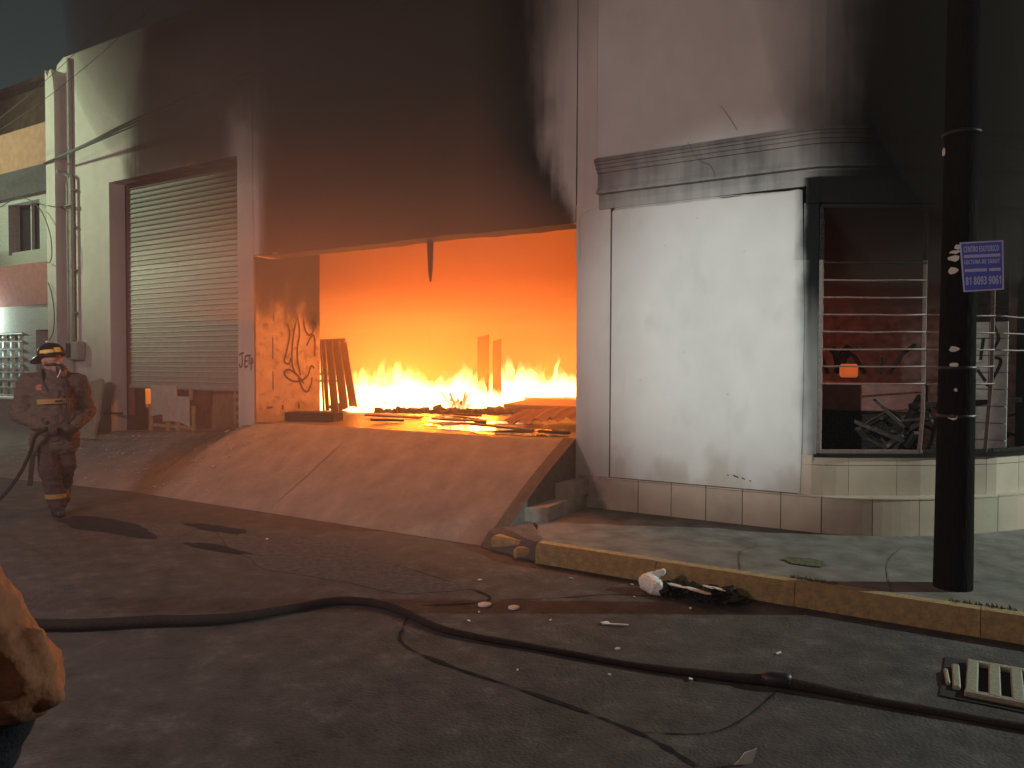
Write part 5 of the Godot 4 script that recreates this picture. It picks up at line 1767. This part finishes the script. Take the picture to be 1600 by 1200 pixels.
func hand(a: Dictionary, wrist: Vector3, dir: Vector3, fat: float) -> void:   # a loosely closed hand
	var n := Vector3.UP.slide(dir).normalized()
	var s := dir.cross(n).normalized()
	var bones := [[wrist, wrist + dir * 0.07, 0.028 * fat, 0.032 * fat]]
	for k in 4:
		var y := (k - 1.5) * 0.021
		var len_: float = [0.036, 0.041, 0.039, 0.031][k]
		var p0 := wrist + dir * 0.085 + n * -y
		var p1 := p0 + dir * len_ * 0.9 + s * 0.012
		var p2 := p1 + (dir * 0.3 + s * 0.9).normalized() * len_ * 0.7
		var p3 := p2 + (-dir * 0.5 + s * 0.8).normalized() * len_ * 0.5
		bones.append([wrist + dir * 0.06 + n * -y, p0, 0.011 * fat, 0.010 * fat])
		bones.append([p0, p1, 0.010 * fat, 0.0095 * fat])
		bones.append([p1, p2, 0.0095 * fat, 0.0085 * fat])
		bones.append([p2, p3, 0.0085 * fat, 0.0075 * fat])
	bones.append([wrist + dir * 0.03 + n * 0.02, wrist + dir * 0.065 + n * 0.042 + s * 0.02, 0.014 * fat, 0.012 * fat])
	bones.append([wrist + dir * 0.065 + n * 0.042 + s * 0.02, wrist + dir * 0.10 + n * 0.04 + s * 0.04, 0.012 * fat, 0.009 * fat])
	body_mesh(a, bones, 0.006, 0.004)

func bystander() -> void:
	# stands to the left of the photographer, elbow out; local +x towards the image right, +z away from the camera
	var C := Vector3(0, 0, 6.9926)
	var r := Vector3(0.850, 0, -0.5265)
	var f := Vector3(-0.5265, 0, -0.850)
	var o := C + r * -1.29 + f * 1.40
	var t := thing("person", "bystander in a tan jacket whose elbow reaches into view", "person", o, deg_to_rad(31.77))
	# local -z is forward (away from the camera), +x right
	var el := Vector3(0.355, 1.0, -0.03)
	var shR := Vector3(0.17, 1.33, 0.0)
	var shL := Vector3(-0.19, 1.38, 0.0)
	var haR := Vector3(0.06, 1.02, -0.24)
	var elL := Vector3(-0.30, 1.10, 0.02)
	var haL := Vector3(-0.05, 1.06, -0.26)
	var a := new_body()
	body_mesh(a, [[Vector3(0, 0.92, 0), Vector3(0, 1.32, 0), 0.125, 0.13], [Vector3(0, 1.36, 0), Vector3(0, 1.50, -0.01), 0.07, 0.055], [shR, el, 0.05, 0.042], [el, haR, 0.042, 0.032], [shL, elL, 0.05, 0.042], [elL, haL, 0.042, 0.032], [Vector3(0.09, 0.9, 0), Vector3(0.10, 0.50, 0), 0.085, 0.06], [Vector3(0.10, 0.5, 0), Vector3(0.10, 0.09, 0.02), 0.058, 0.042], [Vector3(-0.09, 0.9, 0), Vector3(-0.10, 0.50, 0), 0.085, 0.06], [Vector3(-0.10, 0.5, 0), Vector3(-0.10, 0.09, 0.02), 0.058, 0.042]], 0.02, 0.015)
	body_mesh(a, [[Vector3(0, 1.62, 0.0), Vector3(0, 1.61, -0.02), 0.09, 0.086], [Vector3(0, 1.56, -0.03), Vector3(0, 1.51, -0.055), 0.06, 0.036], [Vector3(0, 1.60, -0.095), Vector3(0, 1.565, -0.112), 0.011, 0.016], [Vector3(-0.085, 1.59, 0.0), Vector3(-0.087, 1.56, 0.0), 0.016, 0.011], [Vector3(0.085, 1.59, 0.0), Vector3(0.087, 1.56, 0.0), 0.016, 0.011]], 0.007, 0.008)
	hand(a, haR, Vector3(-0.7, 0.1, -0.7).normalized(), 1.0)
	hand(a, haL, Vector3(0.7, 0.1, -0.7).normalized(), 1.0)
	put_mesh("body", body_done(a), M.skin, t)
	a = new_body()
	body_mesh(a, [[Vector3(0, 1.02, 0), Vector3(0, 1.30, 0), 0.165, 0.165], [Vector3(-0.12, 1.35, 0), Vector3(0.12, 1.35, 0), 0.10, 0.10], [shR, el, 0.085, 0.074], [el, haR.lerp(el, 0.2), 0.074, 0.055], [shL, elL, 0.085, 0.074], [elL, haL.lerp(elL, 0.2), 0.074, 0.055], [Vector3(-0.06, 0.9, 0), Vector3(0.06, 0.9, 0), 0.13, 0.13], [el + Vector3(0.05, 0.09, 0.02), el + Vector3(0.082, -0.02, 0.02), 0.012, 0.018], [el + Vector3(0.0, 0.13, 0.05), el + Vector3(0.06, 0.02, 0.06), 0.012, 0.014], [el + Vector3(-0.05, 0.12, 0.065), el + Vector3(-0.02, -0.02, 0.075), 0.010, 0.013]], 0.008, 0.010, 0.010, 0.8)
	put_mesh("jacket", body_done(a), M.jacket, t)
	a = new_body()
	body_mesh(a, [[el + Vector3(-0.01, -0.055, 0.0), el + Vector3(-0.07, -0.15, 0.0), 0.05, 0.045], [el + Vector3(-0.07, -0.15, 0.0), Vector3(0.14, 0.84, 0.0), 0.05, 0.06]], 0.010, 0.02, 0.006, 0.8)
	put_mesh("dark_elbow_underside", body_done(a), M.jeans, t)  # dark form hung below the elbow
	a = new_body()
	body_mesh(a, [[Vector3(0.09, 0.86, 0), Vector3(0.10, 0.50, 0), 0.115, 0.085], [Vector3(0.10, 0.5, 0), Vector3(0.10, 0.10, 0.02), 0.085, 0.07], [Vector3(-0.09, 0.86, 0), Vector3(-0.10, 0.50, 0), 0.115, 0.085], [Vector3(-0.10, 0.5, 0), Vector3(-0.10, 0.10, 0.02), 0.085, 0.07]], 0.016, 0.014)
	put_mesh("trousers", body_done(a), M.jeans, t)
	a = new_body()
	body_mesh(a, [[Vector3(0.10, 0.06, 0.03), Vector3(0.115, 0.05, -0.16), 0.05, 0.042], [Vector3(-0.10, 0.06, 0.03), Vector3(-0.115, 0.05, -0.16), 0.05, 0.042]], 0.012, 0.01)
	put_mesh("shoes", body_done(a), M.rubber, t)
	a = new_body()
	body_mesh(a, [[Vector3(0, 1.645, 0.02), Vector3(0, 1.64, -0.01), 0.096, 0.088], [Vector3(0, 1.58, 0.06), Vector3(0, 1.55, 0.055), 0.06, 0.05]], 0.01, 0.01, 0.004, 2.0)
	put_mesh("hair", body_done(a), M.hair, t)

# ------------------------------------------------------------------ litter
func litter() -> void:
	# white bag and burnt rubbish by the kerb
	var a := new_body()
	body_mesh(a, [[Vector3(-2.02, 0.055, 1.90), Vector3(-1.93, 0.045, 1.96), 0.062, 0.05], [Vector3(-1.93, 0.045, 1.96), Vector3(-1.86, 0.035, 1.98), 0.05, 0.032], [Vector3(-2.0, 0.09, 1.86), Vector3(-1.93, 0.13, 1.84), 0.03, 0.022]], 0.007, 0.012, 0.009, 3.0)
	tag(put_mesh("plastic_bag", body_done(a), M.bag), "crumpled white plastic bag lying in the gutter", "bag")
	var st := mb()
	for k in 46:
		var p := Vector3(rng.randf_range(-1.88, -1.35), 0.02 + 0.05 * rng.randf(), rng.randf_range(1.80, 2.0))
		box(st, p, Vector3(rng.randf_range(0.03, 0.16), rng.randf_range(0.006, 0.03), rng.randf_range(0.03, 0.1)), Basis.from_euler(Vector3(rng.randf_range(-0.5, 0.5), rng.randf() * 6, rng.randf_range(-0.5, 0.5))), 0.003)
	tag(obj("burnt_rubbish", st, M.char), "heap of burnt rubbish in the gutter beside the white bag", "rubbish", "", "stuff")
	for p in [[-1.78, 1.96, 0.10, "torn grey sheet of card nearest the white bag"], [-1.66, 1.99, 0.14, "long torn strip of card on the burnt rubbish"], [-1.55, 1.88, 0.09, "bent grey scrap of card against the kerb"]]:
		st = mb()
		var e := []
		for k in 10:
			var an := TAU * k / 10.0
			var rr := 1.0 + 0.5 * noise.get_noise_2d(k * 150.0, p[0] * 900)
			e.append(Vector2(cos(an) * p[2] * rr, sin(an) * 0.035 * rr))
		slab(st, e, 0, 0.004, Transform3D(Basis(Vector3.RIGHT, Vector3.BACK, Vector3.DOWN).rotated(Vector3.UP, -0.45).rotated(Vector3.RIGHT, -0.1), Vector3(p[0], 0.085, p[1])))
		tag(obj("card_scrap", st, M.board), p[3], "card", "torn card in the gutter")
	for p in [[-2.795, 2.81, 0.046, "larger flat white lid lying on the road"], [-2.60, 2.76, 0.038, "smaller flat white lid lying on the road"]]:
		st = mb(true)
		lathe(st, Vector3(p[0], 0.004, p[1]), [Vector2(p[2], 0.0), Vector2(p[2], 0.008), Vector2(p[2] * 0.85, 0.011), Vector2(0, 0.010)], 20)
		tag(obj("cup_lid", st, M.paper), p[3], "lid", "white lids on the road")
	var spots := [[-2.74, 2.96], [-2.70, 3.13], [-2.28, 2.85], [-1.73, 3.07], [-1.9, 3.28], [-1.62, 3.42], [-2.05, 3.62], [-2.16, 1.86], [-2.03, 2.12], [-1.62, 2.16], [-3.15, 2.35], [-0.95, 2.65], [-1.25, 3.25], [-5.5, 2.3], [-0.7, 4.6], [-2.6, 1.95]]
	for i in spots.size():
		st = mb()
		var w := rng.randf_range(0.006, 0.016)
		var e := []
		for k in 7:
			var an := TAU * k / 7.0
			var rr := rng.randf_range(0.6, 1.2)
			e.append(Vector2(cos(an) * w * rr * 1.5, sin(an) * w * rr * 0.8))
		slab(st, e, 0, 0.004, Transform3D(Basis(Vector3.RIGHT, Vector3.BACK, Vector3.DOWN).rotated(Vector3.UP, rng.randf() * 3).rotated(Vector3.RIGHT, rng.randf_range(-0.4, 0.4)), Vector3(spots[i][0], 0.012, spots[i][1])))
		tag(obj("paper_scrap", st, M.paper), "tiny pale scrap of paper on the dark road", "paper scrap", "paper scraps scattered on the road")
	st = mb()
	bar(st, Vector3(-1.98, 0.01, 2.74), Vector3(-1.83, 0.012, 2.68), 0.012, 0.006)
	bar(st, Vector3(-1.98, 0.012, 2.74), Vector3(-1.955, 0.012, 2.70), 0.03, 0.006)
	tag(obj("plastic_fork", st, M.paper), "pale broken plastic fork lying on the road", "fork")
	st = mb()
	slab(st, [Vector2(-0.04, 0), Vector2(0.03, 0.01), Vector2(0.05, 0.07), Vector2(0.0, 0.05), Vector2(-0.02, 0.02)], 0, 0.004, Transform3D(Basis(Vector3.UP, 0.5), Vector3(-0.80, 0.0, 3.93)))
	tag(obj("paper_tatter", st, M.paper), "torn paper tatter standing on the road close to the viewer", "paper")
	# grit on the ramp
	st = mb()
	for k in 260:
		var x := rng.randf_range(-12.5, -7.5)
		var tt := rng.randf_range(0.05, 0.9)
		var z := lerpf(ramp_foot(x), 0.0, tt)
		var y := ramp_height(x) * (tt + 0.05 * sin(tt * PI)) + 0.012
		var s := rng.randf_range(0.008, 0.03)
		box(st, Vector3(x, y, z), Vector3(s, s * 0.5, s * rng.randf_range(0.4, 1.0)), Basis(Vector3.UP, rng.randf() * 3))
	tag(obj("grit", st, M.board), "pale grit and crumbs strewn on the ramp before the shutter", "grit", "", "stuff")

# ------------------------------------------------------------------ smoke, and haze added over the ramp, lit by the fire
func fog(called: String, label: String, at: Vector3, size: Vector3, c: Color, density: float, shape := RenderingServer.FOG_VOLUME_SHAPE_BOX) -> void:
	var v := FogVolume.new()
	v.name = numbered(called)
	v.shape = shape
	v.size = size
	v.position = at
	var m := FogMaterial.new()
	m.albedo = c
	m.density = density
	v.material = m
	add_child(v, true)
	tag(v, label, "smoke", "", "stuff")

func smoke() -> void:
	fog("smoke", "bright thin smoke hanging low between the flames in the hall", Vector3(-12.0, 1.75, -7.0), Vector3(17.8, 1.9, 11.4), lin(0.9, 0.8, 0.6), 0.045)
	fog("smoke", "dark smoke layer under the hall roof", Vector3(-12.0, 4.6, -8.0), Vector3(17.8, 3.7, 9.4), lin(0.36, 0.19, 0.07), 0.26)
	fog("smoke", "thick smoke filling the far end of the burning hall", Vector3(-12.0, 3.6, -16.4), Vector3(17.8, 5.6, 7.2), lin(0.40, 0.27, 0.13), 0.11)
	fog("smoke", "smoke curling out from under the doorway lintel", Vector3(-6.0, 3.6, 0.95), Vector3(4.9, 3.0, 1.85), lin(0.85, 0.7, 0.55), 0.12)
	fog("smoke", "thin smoke drifting along the facade before the doorway", Vector3(-9.6, 2.1, 3.6), Vector3(14.4, 4.5, 3.2), lin(0.95, 0.88, 0.8), 0.009)
	fog("smoke", "added warm haze that veils the ramp before the doorway", Vector3(-6.1, 1.55, 1.25), Vector3(6.6, 3.0, 2.5), lin(0.92, 0.85, 0.75), 0.04)  # volume added for an orange veil over the ramp
	var dark := lin(0.10, 0.085, 0.075)
	fog("smoke", "black smoke rolling up the wall above the doorway", Vector3(-5.9, 7.0, 0.9), Vector3(5.4, 6.4, 2.2), dark, 0.55, RenderingServer.FOG_VOLUME_SHAPE_ELLIPSOID)
	fog("smoke", "wider grey smoke drifting up above the doorway", Vector3(-6.6, 7.4, 1.0), Vector3(8.6, 7.6, 2.6), dark, 0.22, RenderingServer.FOG_VOLUME_SHAPE_ELLIPSOID)
	fog("smoke", "dark smoke clinging to the wall above the roller shutter", Vector3(-9.6, 6.4, 0.6), Vector3(3.6, 4.4, 1.6), dark, 0.45, RenderingServer.FOG_VOLUME_SHAPE_ELLIPSOID)
	fog("smoke", "black smoke rising from the burnt corner window", Vector3(0.35, 5.4, 0.0), Vector3(3.0, 6.0, 3.2), dark, 0.5, RenderingServer.FOG_VOLUME_SHAPE_ELLIPSOID)
	fog("smoke", "thin dark smoke round the corner wall", Vector3(0.5, 5.2, 0.4), Vector3(4.4, 7.0, 4.2), dark, 0.16, RenderingServer.FOG_VOLUME_SHAPE_ELLIPSOID)
	fog("smoke", "dark smoke under the ceiling of the burnt room", Vector3(-1.35, 2.95, -2.9), Vector3(3.2, 1.2, 4.4), dark, 0.6)
